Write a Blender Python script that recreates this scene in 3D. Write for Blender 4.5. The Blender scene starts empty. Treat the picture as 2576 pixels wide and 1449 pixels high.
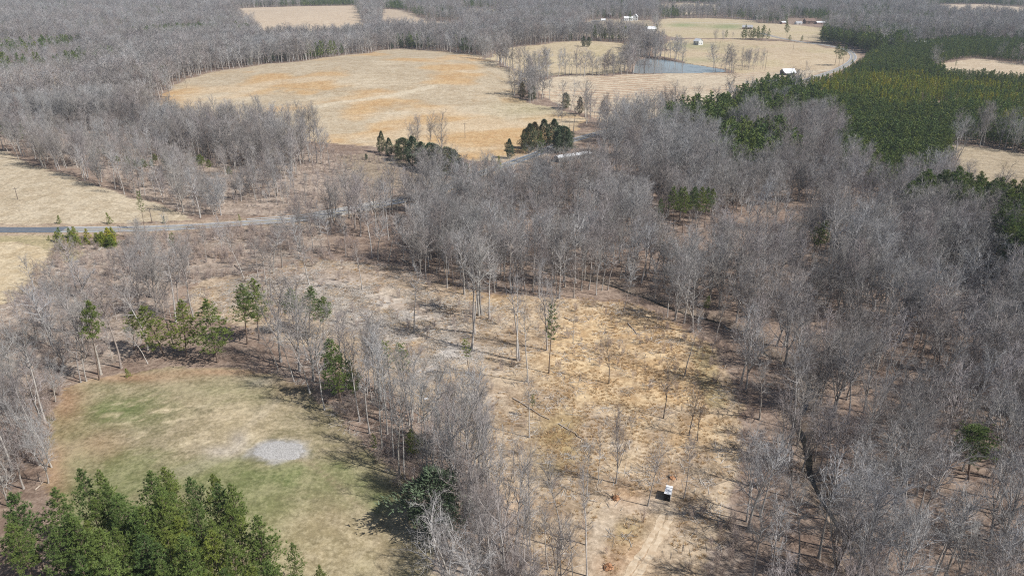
import bpy, math, random
import numpy as np

# ----------------------------------------------------------------------------
# camera, sky, sun, exposure
# ----------------------------------------------------------------------------
scene = bpy.context.scene
CAM_H, PITCH, HFOV = 110.0, math.radians(24.0), math.radians(70.0)
cam_data = bpy.data.cameras.new("camera")
cam_data.sensor_width = 36.0
cam_data.lens = 18.0 / math.tan(HFOV / 2)
cam_data.clip_start, cam_data.clip_end = 1.0, 20000.0
cam = bpy.data.objects.new("camera", cam_data)
cam.location = (0, 0, CAM_H)
cam.rotation_euler = (math.pi / 2 - PITCH, 0, 0)
scene.collection.objects.link(cam)
scene.camera = cam

SUN_EL = math.radians(47.0)
SUN_AZ = math.atan2(-0.36, 0.93)            # direction towards the sun, from +x
world = bpy.data.worlds.new("World")
scene.world = world
world.use_nodes = True
wn = world.node_tree
sky = wn.nodes.new("ShaderNodeTexSky")
sky.sky_type = 'NISHITA'
sky.sun_disc = False
sky.sun_elevation = SUN_EL
sky.sun_rotation = math.pi / 2 - SUN_AZ
sky.air_density, sky.dust_density, sky.ozone_density = 1.0, 1.2, 1.0
bg = wn.nodes["Background"]
bg.inputs["Strength"].default_value = 0.075
wn.links.new(sky.outputs[0], bg.inputs[0])
sun_data = bpy.data.lights.new("sun", 'SUN')
sun_data.energy = 5.0
sun_data.angle = math.radians(0.55)
sun_data.color = (1.0, 0.97, 0.93)
sun = bpy.data.objects.new("sun", sun_data)
sun.rotation_euler = (math.pi / 2 - SUN_EL, 0, SUN_AZ + math.pi / 2)
scene.collection.objects.link(sun)
scene.view_settings.view_transform = 'Standard'
scene.view_settings.look = 'None'
scene.view_settings.gamma = 1.0
scene.view_settings.use_curve_mapping = False
scene.view_settings.exposure = 0.17
scene.cycles.max_bounces = 4
scene.cycles.diffuse_bounces = 2
scene.cycles.glossy_bounces = 2
scene.cycles.transmission_bounces = 2
scene.cycles.transparent_max_bounces = 4
scene.cycles.volume_bounces = 0
scene.cycles.use_denoising = False
scene.cycles.filter_width = 1.1

C = scene.collection
rng = np.random.default_rng(7)
R0 = random.Random(11)

# ----------------------------------------------------------------------------
# noise, terrain, pixel -> ground point
# ----------------------------------------------------------------------------
def _hash(ix, iy, seed):
    n = (ix.astype(np.int64) * 374761393 + iy.astype(np.int64) * 668265263 + seed * 974634777) & 0x7fffffff
    n = ((n ^ (n >> 13)) * 1274126177) & 0x7fffffff
    n = (n ^ (n >> 16)) & 0xffff
    return n / 65535.0

def vnoise(x, y, seed=0):
    x = np.asarray(x, float); y = np.asarray(y, float)
    ix, iy = np.floor(x), np.floor(y)
    fx, fy = x - ix, y - iy
    fx = fx * fx * (3 - 2 * fx); fy = fy * fy * (3 - 2 * fy)
    a = _hash(ix, iy, seed); b = _hash(ix + 1, iy, seed)
    c = _hash(ix, iy + 1, seed); d = _hash(ix + 1, iy + 1, seed)
    return (a * (1 - fx) + b * fx) * (1 - fy) + (c * (1 - fx) + d * fx) * fy

def fbm(x, y, seed=0, octaves=4):
    s, amp, tot = 0.0, 1.0, 0.0
    x = np.asarray(x, float); y = np.asarray(y, float)
    for k in range(octaves):
        s = s + amp * vnoise(x * 2 ** k, y * 2 ** k, seed + k * 17)
        tot += amp; amp *= 0.5
    return s / tot

FV = 1288.0 / math.tan(HFOV / 2)            # focal length in the 2576-wide view of the photograph
HILLS = []                                   # (x, y, rx, ry, height)

def height_base(x, y):
    h = 5.0 * (fbm(np.asarray(x) / 330.0 + 3.1, np.asarray(y) / 330.0 + 8.7, 5, 3) - 0.5)
    for (cx, cy, rx, ry, a) in HILLS:
        h = h + a * np.exp(-(((x - cx) / rx) ** 2 + ((y - cy) / ry) ** 2))
    return h

CP, SP = math.cos(PITCH), math.sin(PITCH)

def ray(vx, vy):
    dx = (np.asarray(vx, float) - 1288.0) / FV
    dy = (724.5 - np.asarray(vy, float)) / FV
    return dx, CP + SP * dy, -SP + CP * dy

def ground_at(vx, vy):
    """point of the ground seen at (vx, vy) of the photograph"""
    rx, ry, rz = ray(vx, vy)
    t = CAM_H / (-rz)
    for _ in range(14):
        t = (CAM_H - height_base(rx * t, ry * t)) / (-rz)
    return rx * t, ry * t

def project(x, y, z):
    dz = z - CAM_H
    depth = CP * y - SP * dz
    up = SP * y + CP * dz
    depth = np.maximum(depth, 1e-3)
    return 1288 + FV * x / depth, 724.5 - FV * up / depth, depth

def add_hill(vx, vy, rx, ry, a):
    x, y = ground_at(vx, vy)
    HILLS.append((float(x), float(y), rx, ry, a))
add_hill(930, 190, 180, 150, 12.0)
add_hill(1420, 115, 120, 110, 6.0)
add_hill(1850, 95, 260, 160, 5.0)
add_hill(760, 45, 260, 230, 10.0)
add_hill(2450, 150, 240, 260, 7.0)
add_hill(100, 480, 120, 90, 3.0)
add_hill(500, 1250, 45, 60, 3.0)

def P(pts):
    a = np.array(pts, float)
    x, y = ground_at(a[:, 0], a[:, 1])
    return np.stack([x, y], 1)

def inside(poly, x, y):
    res = np.zeros(np.shape(x), bool)
    n = len(poly)
    x0, y0 = poly.min(0); x1, y1 = poly.max(0)
    box = (x >= x0) & (x <= x1) & (y >= y0) & (y <= y1)
    xs, ys = x[box], y[box]
    r = np.zeros(xs.shape, bool)
    for i in range(n):
        ax, ay = poly[i]; bx, by = poly[(i + 1) % n]
        if ay == by: continue
        cond = ((ay > ys) != (by > ys)) & (xs < (bx - ax) * (ys - ay) / (by - ay) + ax)
        r ^= cond
    res[box] = r
    return res

def dist_line(line, x, y, lim=60.0):
    d = np.full(np.shape(x), 1e9)
    x0, y0 = line.min(0) - lim; x1, y1 = line.max(0) + lim
    box = (x >= x0) & (x <= x1) & (y >= y0) & (y <= y1)
    xs, ys = x[box], y[box]
    r = np.full(xs.shape, 1e9)
    for i in range(len(line) - 1):
        ax, ay = line[i]; bx, by = line[i + 1]
        vx, vy = bx - ax, by - ay
        t = np.clip(((xs - ax) * vx + (ys - ay) * vy) / max(vx * vx + vy * vy, 1e-6), 0, 1)
        r = np.minimum(r, np.hypot(xs - ax - t * vx, ys - ay - t * vy))
    d[box] = r
    return d

def smooth_line(pts, step):
    """Catmull-Rom through the points, resampled"""
    p = np.vstack([2 * pts[0] - pts[1], pts, 2 * pts[-1] - pts[-2]])
    out = []
    for i in range(1, len(p) - 2):
        n = max(2, int(np.hypot(*(p[i + 1] - p[i])) / step))
        for k in range(n):
            t = k / n
            out.append(0.5 * ((2 * p[i]) + (-p[i - 1] + p[i + 1]) * t + (2 * p[i - 1] - 5 * p[i] + 4 * p[i + 1] - p[i + 2]) * t * t
                              + (-p[i - 1] + 3 * p[i] - 3 * p[i + 1] + p[i + 2]) * t ** 3))
    out.append(pts[-1])
    return np.array(out)

# --- lines and open places, traced on the photograph, standing on the ground
ROAD = smooth_line(P([(-160, 578), (0, 578), (200, 578), (360, 576), (480, 571), (620, 562), (760, 551), (860, 535), (950, 517), (1040, 499),
                      (1120, 474), (1200, 440), (1290, 409), (1345, 390), (1400, 367), (1460, 348), (1560, 322), (1700, 288),
                      (1850, 250), (1960, 222), (2050, 195), (2110, 174), (2141, 155), (2146, 140), (2128, 126), (2080, 115),
                      (2020, 107), (1960, 96), (1910, 84)]), 6.0)
CREEK = smooth_line(P([(1180, 600), (1280, 640), (1400, 668), (1560, 712), (1700, 752), (1800, 822), (1900, 862), (1975, 905), (2005, 980),
                       (2010, 1040), (2045, 1110), (2090, 1220), (2150, 1340), (2195, 1425), (2240, 1520)]), 7.0)
CREEK = smooth_line(CREEK + np.column_stack([13.0 * (vnoise(np.arange(len(CREEK)) / 1.9, 0 * CREEK[:, 0], 77) - 0.5), 13.0 * (vnoise(np.arange(len(CREEK)) / 1.9, 0 * CREEK[:, 0], 78) - 0.5)]), 2.5)
DRIVE = smooth_line(P([(1690, 56), (1760, 58), (1830, 60), (1890, 62)]), 8.0)
LANE = smooth_line(P([(1905, 52), (1870, 48), (1840, 43), (1800, 40), (1760, 33)]), 8.0)
TRACK = smooth_line(P([(1540, 1530), (1588, 1449), (1612, 1415), (1640, 1368), (1664, 1322), (1677, 1295), (1668, 1276)]), 2.0)
TRACK2 = smooth_line(P([(1488, 1520), (1490, 1449), (1493, 1398), (1507, 1345), (1526, 1300), (1560, 1276), (1610, 1266), (1660, 1272)]), 2.0)

FIELDS = {
 'golden_field': [(395, 250), (440, 212), (470, 197), (540, 182), (640, 167), (740, 156), (850, 142), (960, 127), (1020, 124), (1120, 129), (1200, 141),
                  (1235, 150), (1262, 168), (1300, 176), (1330, 186), (1330, 203), (1300, 222), (1290, 243), (1350, 258), (1420, 280), (1470, 300), (1450, 325),
                  (1400, 345), (1320, 385), (1270, 402), (1200, 405), (1130, 398), (1050, 380), (980, 372), (900, 366), (800, 358),
                  (700, 345), (600, 338), (490, 340), (410, 325), (380, 290)],
 'roadside_field': [(-160, 350), (0, 386), (60, 409), (170, 447), (300, 490), (400, 516), (470, 540), (492, 558), (380, 562), (200, 566), (0, 562), (-160, 562)],
 'stubble_strip': [(-160, 606), (0, 606), (60, 614), (128, 624), (118, 660), (95, 690), (70, 725), (30, 752), (0, 768), (-160, 800)],
 'upper_pasture': [(1235, 148), (1240, 132), (1300, 119), (1400, 108), (1480, 104), (1560, 108), (1600, 120), (1590, 150), (1560, 182), (1430, 190), (1340, 190), (1300, 172)],
 'stubble_field': [(1338, 205), (1370, 196), (1500, 190), (1620, 186.5), (1740, 185.5), (1830, 182), (1950, 178), (2105, 168), (2100, 176), (2040, 195), (1960, 221), (1900, 250),
                   (1820, 292), (1720, 304), (1600, 310), (1510, 306), (1460, 284), (1400, 256), (1350, 230)],
 'house_pasture': [(1668, 112), (1700, 101), (1760, 99), (1850, 99), (1960, 104), (2060, 113), (2120, 126), (2138, 142), (2128, 160), (2095, 172), (1950, 182),
                   (1840, 184), (1822, 178), (1770, 166), (1720, 157), (1680, 147), (1660, 140)],
 'drive_field': [(1650, 50), (1700, 47), (1800, 47), (1880, 50), (1905, 58), (1980, 62), (2075, 72), (2085, 108), (2000, 102), (1930, 97), (1800, 97), (1700, 97), (1668, 92), (1655, 72)],
 'farm_yard': [(1452, 62), (1500, 50), (1560, 50), (1640, 52), (1655, 72), (1660, 92), (1600, 98), (1520, 96), (1450, 88)],
 'distant_meadow': [(1650, 12), (1720, 8), (1800, 12), (1850, 22), (1800, 34), (1720, 38), (1660, 30)],
 'distant_field': [(583, 24), (640, 20), (760, 17), (895, 15), (910, 45), (930, 97), (800, 108), (665, 110), (640, 85), (605, 52)],
 'wooded_gap_field': [(965, 24), (1010, 26), (1070, 52), (1155, 60), (1180, 86), (1090, 92), (960, 78)],
 'hidden_field': [(1150, 22), (1265, 24), (1262, 40), (1180, 50)],
 'plantation_field': [(2345, 168), (2390, 155), (2445, 147), (2576, 161), (2700, 175), (2700, 228), (2576, 212), (2480, 203), (2380, 194)],
 'skyline_field': [(2315, 16), (2380, 12), (2480, 12), (2576, 19), (2700, 24), (2700, 56), (2576, 50), (2400, 46)],
 'mown_field': [(2395, 362), (2480, 370), (2576, 386), (2720, 405), (2720, 600), (2576, 568), (2480, 560), (2410, 545), (2385, 470)],
 'marsh_opening': [(-60, 235), (60, 215), (140, 190), (215, 178), (225, 212), (140, 250), (30, 275), (-60, 295)],
 'cedar_opening': [(870, 395), (930, 385), (1010, 410), (1060, 440), (1110, 462), (1040, 470), (940, 470), (880, 440)],
 'meadow': [(95, 1240), (120, 1150), (140, 1050), (165, 985), (230, 960), (400, 935), (560, 925), (680, 932), (760, 975), (820, 1045), (900, 1120), (980, 1210),
            (1050, 1300), (1095, 1390), (1080, 1449), (1060, 1540), (640, 1560), (560, 1480), (300, 1440), (110, 1330)],
 'logged_clearing': [(460, 740), (520, 700), (650, 688), (780, 650), (900, 655), (1000, 670), (1150, 725), (1260, 735), (1400, 745), (1560, 758), (1680, 795), (1800, 870), (1845, 950),
                     (1855, 1100), (1862, 1230), (1830, 1340), (1760, 1449), (1720, 1540), (1300, 1540), (1290, 1400), (1250, 1230), (1110, 1090), (1000, 1000),
                     (880, 935), (800, 880), (680, 840), (560, 810), (470, 790)],
}
POND_V = [(1592, 183), (1596, 168), (1602, 148), (1629, 143), (1668, 147), (1719, 158), (1770, 167), (1818, 176), (1822, 182), (1750, 184), (1680, 184.5), (1614, 185)]
FW = {k: P(v) for k, v in FIELDS.items()}
POND = P(POND_V)
POND_Z = float(np.mean(height_base(POND[:, 0], POND[:, 1]))) - 0.6

def height(x, y):
    x = np.asarray(x, float); y = np.asarray(y, float)
    h = height_base(x, y)
    shp = h.shape
    x = np.atleast_1d(x); y = np.atleast_1d(y); h = np.atleast_1d(h).astype(float)
    d = dist_line(CREEK, x, y, 30)
    h = h - 1.5 * np.clip(1 - (d - 0.6) / (1.6 + 2.0 * vnoise(x / 9, y / 9, 9)), 0, 1) ** 1.2 * (d < 8)
    pin = inside(POND, x, y)
    h = np.where(pin, POND_Z - 1.5, h)
    return h.reshape(shp)

# ----------------------------------------------------------------------------
# material helpers
# ----------------------------------------------------------------------------
def new_mat(name, rough=0.85, spec=0.2):
    m = bpy.data.materials.new(name)
    m.use_nodes = True
    nt = m.node_tree
    b = nt.nodes["Principled BSDF"]
    b.inputs["Roughness"].default_value = rough
    b.inputs["Specular IOR Level"].default_value = spec
    return m, nt, b

def noise_mat(name, c1, c2, scale=4.0, rough=0.85, spec=0.2, detail=3.0, bump=0.0, vary=None, metal=0.0):
    """two colours mixed by a noise, with an optional per-object hue spread"""
    m, nt, b = new_mat(name, rough, spec)
    tc = nt.nodes.new("ShaderNodeTexCoord")
    n = nt.nodes.new("ShaderNodeTexNoise")
    n.inputs["Scale"].default_value = scale
    n.inputs["Detail"].default_value = detail
    nt.links.new(tc.outputs["Object"], n.inputs["Vector"])
    r = nt.nodes.new("ShaderNodeValToRGB")
    r.color_ramp.elements[0].position = 0.35; r.color_ramp.elements[1].position = 0.65
    r.color_ramp.elements[0].color = (*c1, 1); r.color_ramp.elements[1].color = (*c2, 1)
    nt.links.new(n.outputs["Fac"], r.inputs[0])
    out = r.outputs[0]
    if vary:
        oi = nt.nodes.new("ShaderNodeObjectInfo")
        vr = nt.nodes.new("ShaderNodeValToRGB")
        vr.color_ramp.interpolation = 'LINEAR'
        els = vr.color_ramp.elements
        while len(els) < len(vary): els.new(0.5)
        for i, c in enumerate(vary):
            els[i].position = i / (len(vary) - 1); els[i].color = (*c, 1)
        nt.links.new(oi.outputs["Random"], vr.inputs[0])
        mx = nt.nodes.new("ShaderNodeMix"); mx.data_type = 'RGBA'; mx.blend_type = 'MULTIPLY'
        mx.inputs[0].default_value = 1.0
        nt.links.new(out, mx.inputs[6]); nt.links.new(vr.outputs[0], mx.inputs[7])
        out = mx.outputs[2]
    nt.links.new(out, b.inputs["Base Color"])
    b.inputs["Metallic"].default_value = metal
    if bump:
        bp = nt.nodes.new("ShaderNodeBump"); bp.inputs["Strength"].default_value = bump
        nt.links.new(n.outputs["Fac"], bp.inputs["Height"]); nt.links.new(bp.outputs[0], b.inputs["Normal"])
    return m

GREYS = [(0.50, 0.49, 0.48), (0.86, 0.85, 0.83), (1.12, 1.12, 1.11), (0.70, 0.63, 0.60), (1.25, 1.26, 1.26), (0.60, 0.60, 0.62), (0.95, 0.93, 0.88), (0.78, 0.76, 0.74), (1.05, 1.06, 1.08)]
M_bark_pale = noise_mat("bark_pale", (0.36, 0.335, 0.31), (0.54, 0.515, 0.48), 1.3, vary=GREYS)
M_bark_dark = noise_mat("bark_dark", (0.10, 0.085, 0.075), (0.19, 0.165, 0.145), 1.3, vary=GREYS)
M_twig = noise_mat("twig_grey", (0.338, 0.330, 0.324), (0.458, 0.450, 0.442), 0.5, vary=GREYS)
M_twig_red = noise_mat("twig_russet", (0.33, 0.295, 0.285), (0.43, 0.395, 0.385), 0.5, vary=GREYS)
M_twig_dark = noise_mat("twig_dark", (0.15, 0.13, 0.12), (0.22, 0.19, 0.175), 0.5, vary=GREYS)
M_pine_bark = noise_mat("pine_bark", (0.12, 0.085, 0.065), (0.22, 0.165, 0.13), 1.5)
PVAR = [(0.6, 0.72, 0.8), (0.95, 1.0, 0.95), (1.2, 1.1, 0.85), (0.75, 0.88, 0.95), (1.35, 1.2, 0.8)]
M_needle = noise_mat("pine_needles", (0.105, 0.148, 0.040), (0.180, 0.232, 0.064), 0.45, 0.6, 0.3, vary=PVAR)
M_needle_young = noise_mat("young_pine_needles", (0.130, 0.190, 0.052), (0.210, 0.270, 0.075), 0.5, 0.6, 0.3,
                           vary=[(0.7, 0.85, 0.95), (0.9, 1.0, 1.0), (1.1, 1.05, 0.8), (1.45, 1.25, 0.7), (0.8, 0.95, 1.0)])
def patchy(mat, tint_, scale):
    """stands of slightly different colour: a slow noise over the places where the plants grow"""
    nt = mat.node_tree; b = nt.nodes["Principled BSDF"]
    src = b.inputs["Base Color"].links[0].from_socket
    oi = nt.nodes.new("ShaderNodeObjectInfo")
    n = nt.nodes.new("ShaderNodeTexNoise"); n.inputs["Scale"].default_value = scale; n.inputs["Detail"].default_value = 2.0
    nt.links.new(oi.outputs["Location"], n.inputs["Vector"])
    mr = nt.nodes.new("ShaderNodeMapRange"); mr.inputs["From Min"].default_value = 0.42; mr.inputs["From Max"].default_value = 0.62
    nt.links.new(n.outputs["Fac"], mr.inputs["Value"])
    mx = nt.nodes.new("ShaderNodeMix"); mx.data_type = 'RGBA'; mx.blend_type = 'MULTIPLY'
    nt.links.new(mr.outputs[0], mx.inputs[0]); nt.links.new(src, mx.inputs[6]); mx.inputs[7].default_value = (*tint_, 1)
    nt.links.new(mx.outputs[2], b.inputs["Base Color"])
def see_through(mat, f):
    nt = mat.node_tree; b = nt.nodes["Principled BSDF"]; src = b.inputs["Base Color"].links[0].from_socket
    t = nt.nodes.new("ShaderNodeBsdfTranslucent"); nt.links.new(src, t.inputs["Color"])
    mx = nt.nodes.new("ShaderNodeMixShader"); mx.inputs[0].default_value = f
    nt.links.new(b.outputs[0], mx.inputs[1]); nt.links.new(t.outputs[0], mx.inputs[2]); nt.links.new(mx.outputs[0], nt.nodes["Material Output"].inputs["Surface"])
patchy(M_needle_young, (1.9, 1.45, 0.75), 0.018)
patchy(M_twig, (0.82, 0.77, 0.74), 0.016)
see_through(M_needle, 0.1); see_through(M_needle_young, 0.2)
M_cedar = noise_mat("cedar_foliage", (0.105, 0.115, 0.068), (0.175, 0.185, 0.110), 0.6, 0.7, 0.2,
                    vary=[(0.8, 1.0, 1.0), (1.0, 1.0, 0.9), (0.7, 0.9, 0.9)])
M_cedar_brown = noise_mat("cedar_foliage_russet", (0.115, 0.100, 0.048), (0.185, 0.150, 0.078), 0.6, 0.7, 0.2)
M_shrub = noise_mat("brush_twigs", (0.38, 0.325, 0.295), (0.50, 0.45, 0.42), 0.5, vary=[(0.7, 0.66, 0.66), (1, 0.95, 0.92), (1.1, 0.98, 0.86), (0.85, 0.83, 0.85)])
M_stick = noise_mat("weathered_wood", (0.42, 0.39, 0.35), (0.60, 0.57, 0.53), 1.0, vary=[(0.6, 0.55, 0.5), (0.9, 0.88, 0.85), (1.1, 1.1, 1.1)])
M_log = noise_mat("log_wood", (0.33, 0.27, 0.21), (0.52, 0.45, 0.37), 1.2)
M_log_dark = noise_mat("log_bark_dark", (0.10, 0.082, 0.066), (0.2, 0.165, 0.135), 1.2)
M_grass = noise_mat("dry_grass_blades", (0.52, 0.37, 0.21), (0.66, 0.52, 0.33), 0.7, vary=[(0.7, 0.6, 0.5), (1, 1, 1), (0.85, 0.8, 0.72), (1.15, 1.1, 1.05)])

# ----------------------------------------------------------------------------
# mesh helpers
# ----------------------------------------------------------------------------
class MB:
    """collects vertices and faces (with a material slot each) for one mesh"""
    def __init__(self): self.v, self.f, self.m = [], [], []
    def tube(self, pts, rad, sides=5, mat=0, cap=False):
        base = len(self.v); n = len(pts)
        for i in range(n):
            p = pts[i]
            a = pts[max(i - 1, 0)]; b = pts[min(i + 1, n - 1)]
            d = (b[0] - a[0], b[1] - a[1], b[2] - a[2])
            L = math.sqrt(d[0] ** 2 + d[1] ** 2 + d[2] ** 2) or 1.0
            d = (d[0] / L, d[1] / L, d[2] / L)
            if abs(d[2]) < 0.9: u = (d[1], -d[0], 0.0)
            else: u = (0.0, d[2], -d[1])
            ul = math.sqrt(u[0] ** 2 + u[1] ** 2 + u[2] ** 2) or 1.0
            u = (u[0] / ul, u[1] / ul, u[2] / ul)
            w = (d[1] * u[2] - d[2] * u[1], d[2] * u[0] - d[0] * u[2], d[0] * u[1] - d[1] * u[0])
            for k in range(sides):
                c, s = math.cos(2 * math.pi * k / sides) * rad[i], math.sin(2 * math.pi * k / sides) * rad[i]
                self.v.append((p[0] + u[0] * c + w[0] * s, p[1] + u[1] * c + w[1] * s, p[2] + u[2] * c + w[2] * s))
        for i in range(n - 1):
            for k in range(sides):
                k2 = (k + 1) % sides
                self.f.append((base + i * sides + k, base + i * sides + k2, base + (i + 1) * sides + k2, base + (i + 1) * sides + k)); self.m.append(mat)
        if cap:
            self.f.append(tuple(base + k for k in range(sides))[::-1]); self.m.append(mat)
            self.f.append(tuple(base + (n - 1) * sides + k for k in range(sides))); self.m.append(mat)
    def spike(self, p, d, L, w, rnd, mat=0):
        """one slim twig or needle bunch: a tapering triangle"""
        ax, ay, az = rnd.gauss(0, 1), rnd.gauss(0, 1), rnd.gauss(0, 1)
        cx, cy, cz = d[1] * az - d[2] * ay, d[2] * ax - d[0] * az, d[0] * ay - d[1] * ax
        l = math.sqrt(cx * cx + cy * cy + cz * cz) or 1.0
        h = w / 2 / l
        b = len(self.v)
        self.v += [(p[0] + cx * h, p[1] + cy * h, p[2] + cz * h), (p[0] - cx * h, p[1] - cy * h, p[2] - cz * h),
                   (p[0] + d[0] * L, p[1] + d[1] * L, p[2] + d[2] * L)]
        self.f.append((b, b + 1, b + 2)); self.m.append(mat)
    def box(self, x0, x1, y0, y1, z0, z1, mat=0):
        b = len(self.v)
        self.v += [(x0, y0, z0), (x1, y0, z0), (x1, y1, z0), (x0, y1, z0), (x0, y0, z1), (x1, y0, z1), (x1, y1, z1), (x0, y1, z1)]
        for q in ((0, 3, 2, 1), (4, 5, 6, 7), (0, 1, 5, 4), (1, 2, 6, 5), (2, 3, 7, 6), (3, 0, 4, 7)):
            self.f.append(tuple(b + i for i in q)); self.m.append(mat)
    def poly(self, pts, mat=0):
        b = len(self.v); self.v += [tuple(p) for p in pts]
        self.f.append(tuple(range(b, b + len(pts)))); self.m.append(mat)
    def prism(self, prof, y0, y1, mat=0):
        """profile in x,z swept along y"""
        n = len(prof); b = len(self.v)
        self.v += [(p[0], y0, p[1]) for p in prof] + [(p[0], y1, p[1]) for p in prof]
        self.f.append(tuple(b + i for i in range(n))); self.m.append(mat)
        self.f.append(tuple(b + n + i for i in range(n))[::-1]); self.m.append(mat)
        for i in range(n):
            j = (i + 1) % n
            self.f.append((b + i, b + n + i, b + n + j, b + j)); self.m.append(mat)
    def mesh(self, name, mats, smooth=False):
        me = bpy.data.meshes.new(name)
        me.from_pydata(self.v, [], self.f)
        for m in mats: me.materials.append(m)
        if len(mats) > 1: me.polygons.foreach_set("material_index", np.array(self.m, dtype=np.int32))
        if smooth: me.polygons.foreach_set("use_smooth", np.ones(len(me.polygons), bool))
        me.update()
        return me

def np_mesh(name, verts, quads, mat, attrs=None, smooth=True):
    me = bpy.data.meshes.new(name)
    nv, nf = len(verts), len(quads)
    k = quads.shape[1]
    me.vertices.add(nv); me.vertices.foreach_set("co", np.ascontiguousarray(verts, dtype=np.float32).ravel())
    me.loops.add(nf * k); me.loops.foreach_set("vertex_index", np.ascontiguousarray(quads, dtype=np.int32).ravel())
    me.polygons.add(nf); me.polygons.foreach_set("loop_start", np.arange(0, nf * k, k, dtype=np.int32))
    for an, av in (attrs or {}).items():
        if av.ndim == 1:
            at = me.attributes.new(an, 'FLOAT', 'POINT'); at.data.foreach_set("value", np.ascontiguousarray(av, dtype=np.float32))
        else:
            at = me.attributes.new(an, 'FLOAT_COLOR', 'POINT')
            at.data.foreach_set("color", np.ascontiguousarray(np.hstack([av, np.ones((len(av), 1))]), dtype=np.float32).ravel())
    me.update(calc_edges=True)
    if smooth: me.polygons.foreach_set("use_smooth", np.ones(nf, bool))
    me.materials.append(mat)
    me.validate()
    return me

def link(name, me, parent=None, loc=None, rot=None, scale=None):
    o = bpy.data.objects.new(name, me); C.objects.link(o)
    if parent is not None: o.parent = parent
    if loc is not None: o.location = loc
    if rot is not None: o.rotation_euler = rot
    if scale is not None: o.scale = scale
    return o

def tag(o, label=None, cat=None, group=None, kind=None):
    if label: o["label"] = label
    if cat: o["category"] = cat
    if group: o["group"] = group
    if kind: o["kind"] = kind
    return o

# ----------------------------------------------------------------------------
# the ground: one terrain sheet, cut into ground and fields along their edges
# ----------------------------------------------------------------------------
def axis(parts):
    out = [np.array([parts[0][0]])]
    for a, b, s in parts:
        n = max(1, int(round((b - a) / s)))
        out.append(np.linspace(a, b, n + 1)[1:])
    return np.concatenate(out)
gx = axis([(-5200, -2200, 250), (-2200, -800, 14), (-800, -220, 4), (-220, 220, 1.25), (220, 800, 4), (800, 2200, 14), (2200, 5200, 250)])
gy = axis([(-900, 60, 60), (60, 470, 1.25), (470, 1250, 3.2), (1250, 2900, 11), (2900, 6200, 150)])
GX, GY = np.meshgrid(gx, gy)
X, Y = GX.ravel(), GY.ravel()
Z = height(X, Y)
nv = len(X)
cA = np.tile(np.array([0.195, 0.138, 0.105]), (nv, 1))     # leaf litter
cB = np.tile(np.array([0.305, 0.232, 0.180]), (nv, 1))
zone = np.zeros(nv, np.int32)
def ragged(a, c):
    f = 0.5 + 1.0 * ss(300, 700, c)       # far hedges wander more than the near edges
    return (a + 5.0 * (fbm(a / 7, c / 7, 31, 3) - 0.5) + 16 * f * (fbm(a / 34, c / 34, 33, 2) - 0.5),
            c + 5.0 * (fbm(a / 7, c / 7, 41, 3) - 0.5) + 16 * f * (fbm(a / 34, c / 34, 43, 2) - 0.5))
def ss(a, b, x):
    t = np.clip((x - a) / (b - a), 0, 1); return t * t * (3 - 2 * t)
wx, wy = ragged(X, Y)
n1 = fbm(X / 60, Y / 60, 51, 4); n2 = fbm(X / 22, Y / 22, 61, 4); n3 = fbm(X / 9, Y / 9, 71, 3)
def ss(a, b, x): 
    t = np.clip((x - a) / (b - a), 0, 1); return t * t * (3 - 2 * t)
def lerp3(c1, c2, t): return np.array(c1)[None, :] * (1 - t[:, None]) + np.array(c2)[None, :] * t[:, None]
VX, VY, _ = project(X, Y, Z)
PAL = {   # colour pairs of dry grass, stubble and turf
 'golden_field': ((0.42, 0.315, 0.185), (0.52, 0.42, 0.275)),
 'roadside_field': ((0.43, 0.335, 0.205), (0.55, 0.45, 0.30)),
 'stubble_strip': ((0.49, 0.37, 0.205), (0.58, 0.465, 0.29)),
 'upper_pasture': ((0.44, 0.345, 0.19), (0.56, 0.44, 0.27)),
 'stubble_field': ((0.45, 0.35, 0.23), (0.62, 0.51, 0.35)),
 'house_pasture': ((0.47, 0.345, 0.20), (0.57, 0.445, 0.28)),
 'drive_field': ((0.46, 0.35, 0.20), (0.56, 0.45, 0.28)),
 'farm_yard': ((0.34, 0.27, 0.17), (0.46, 0.37, 0.25)),
 'distant_meadow': ((0.46, 0.36, 0.22), (0.54, 0.43, 0.28)),
 'distant_field': ((0.50, 0.37, 0.24), (0.60, 0.47, 0.32)),
 'wooded_gap_field': ((0.44, 0.33, 0.22), (0.54, 0.42, 0.29)),
 'hidden_field': ((0.44, 0.35, 0.22), (0.54, 0.43, 0.29)),
 'plantation_field': ((0.48, 0.36, 0.22), (0.58, 0.46, 0.31)),
 'skyline_field': ((0.50, 0.38, 0.25), (0.60, 0.48, 0.34)),
 'mown_field': ((0.32, 0.245, 0.15), (0.44, 0.35, 0.23)),
 'marsh_opening': ((0.32, 0.235, 0.15), (0.52, 0.39, 0.24)),
 'cedar_opening': ((0.27, 0.205, 0.135), (0.40, 0.31, 0.205)),
 'meadow': ((0.255, 0.218, 0.125), (0.395, 0.33, 0.215)),
 'logged_clearing': ((0.31, 0.232, 0.155), (0.485, 0.385, 0.272)),
}
zone_names = ['ground'] + list(FIELDS)
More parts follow.
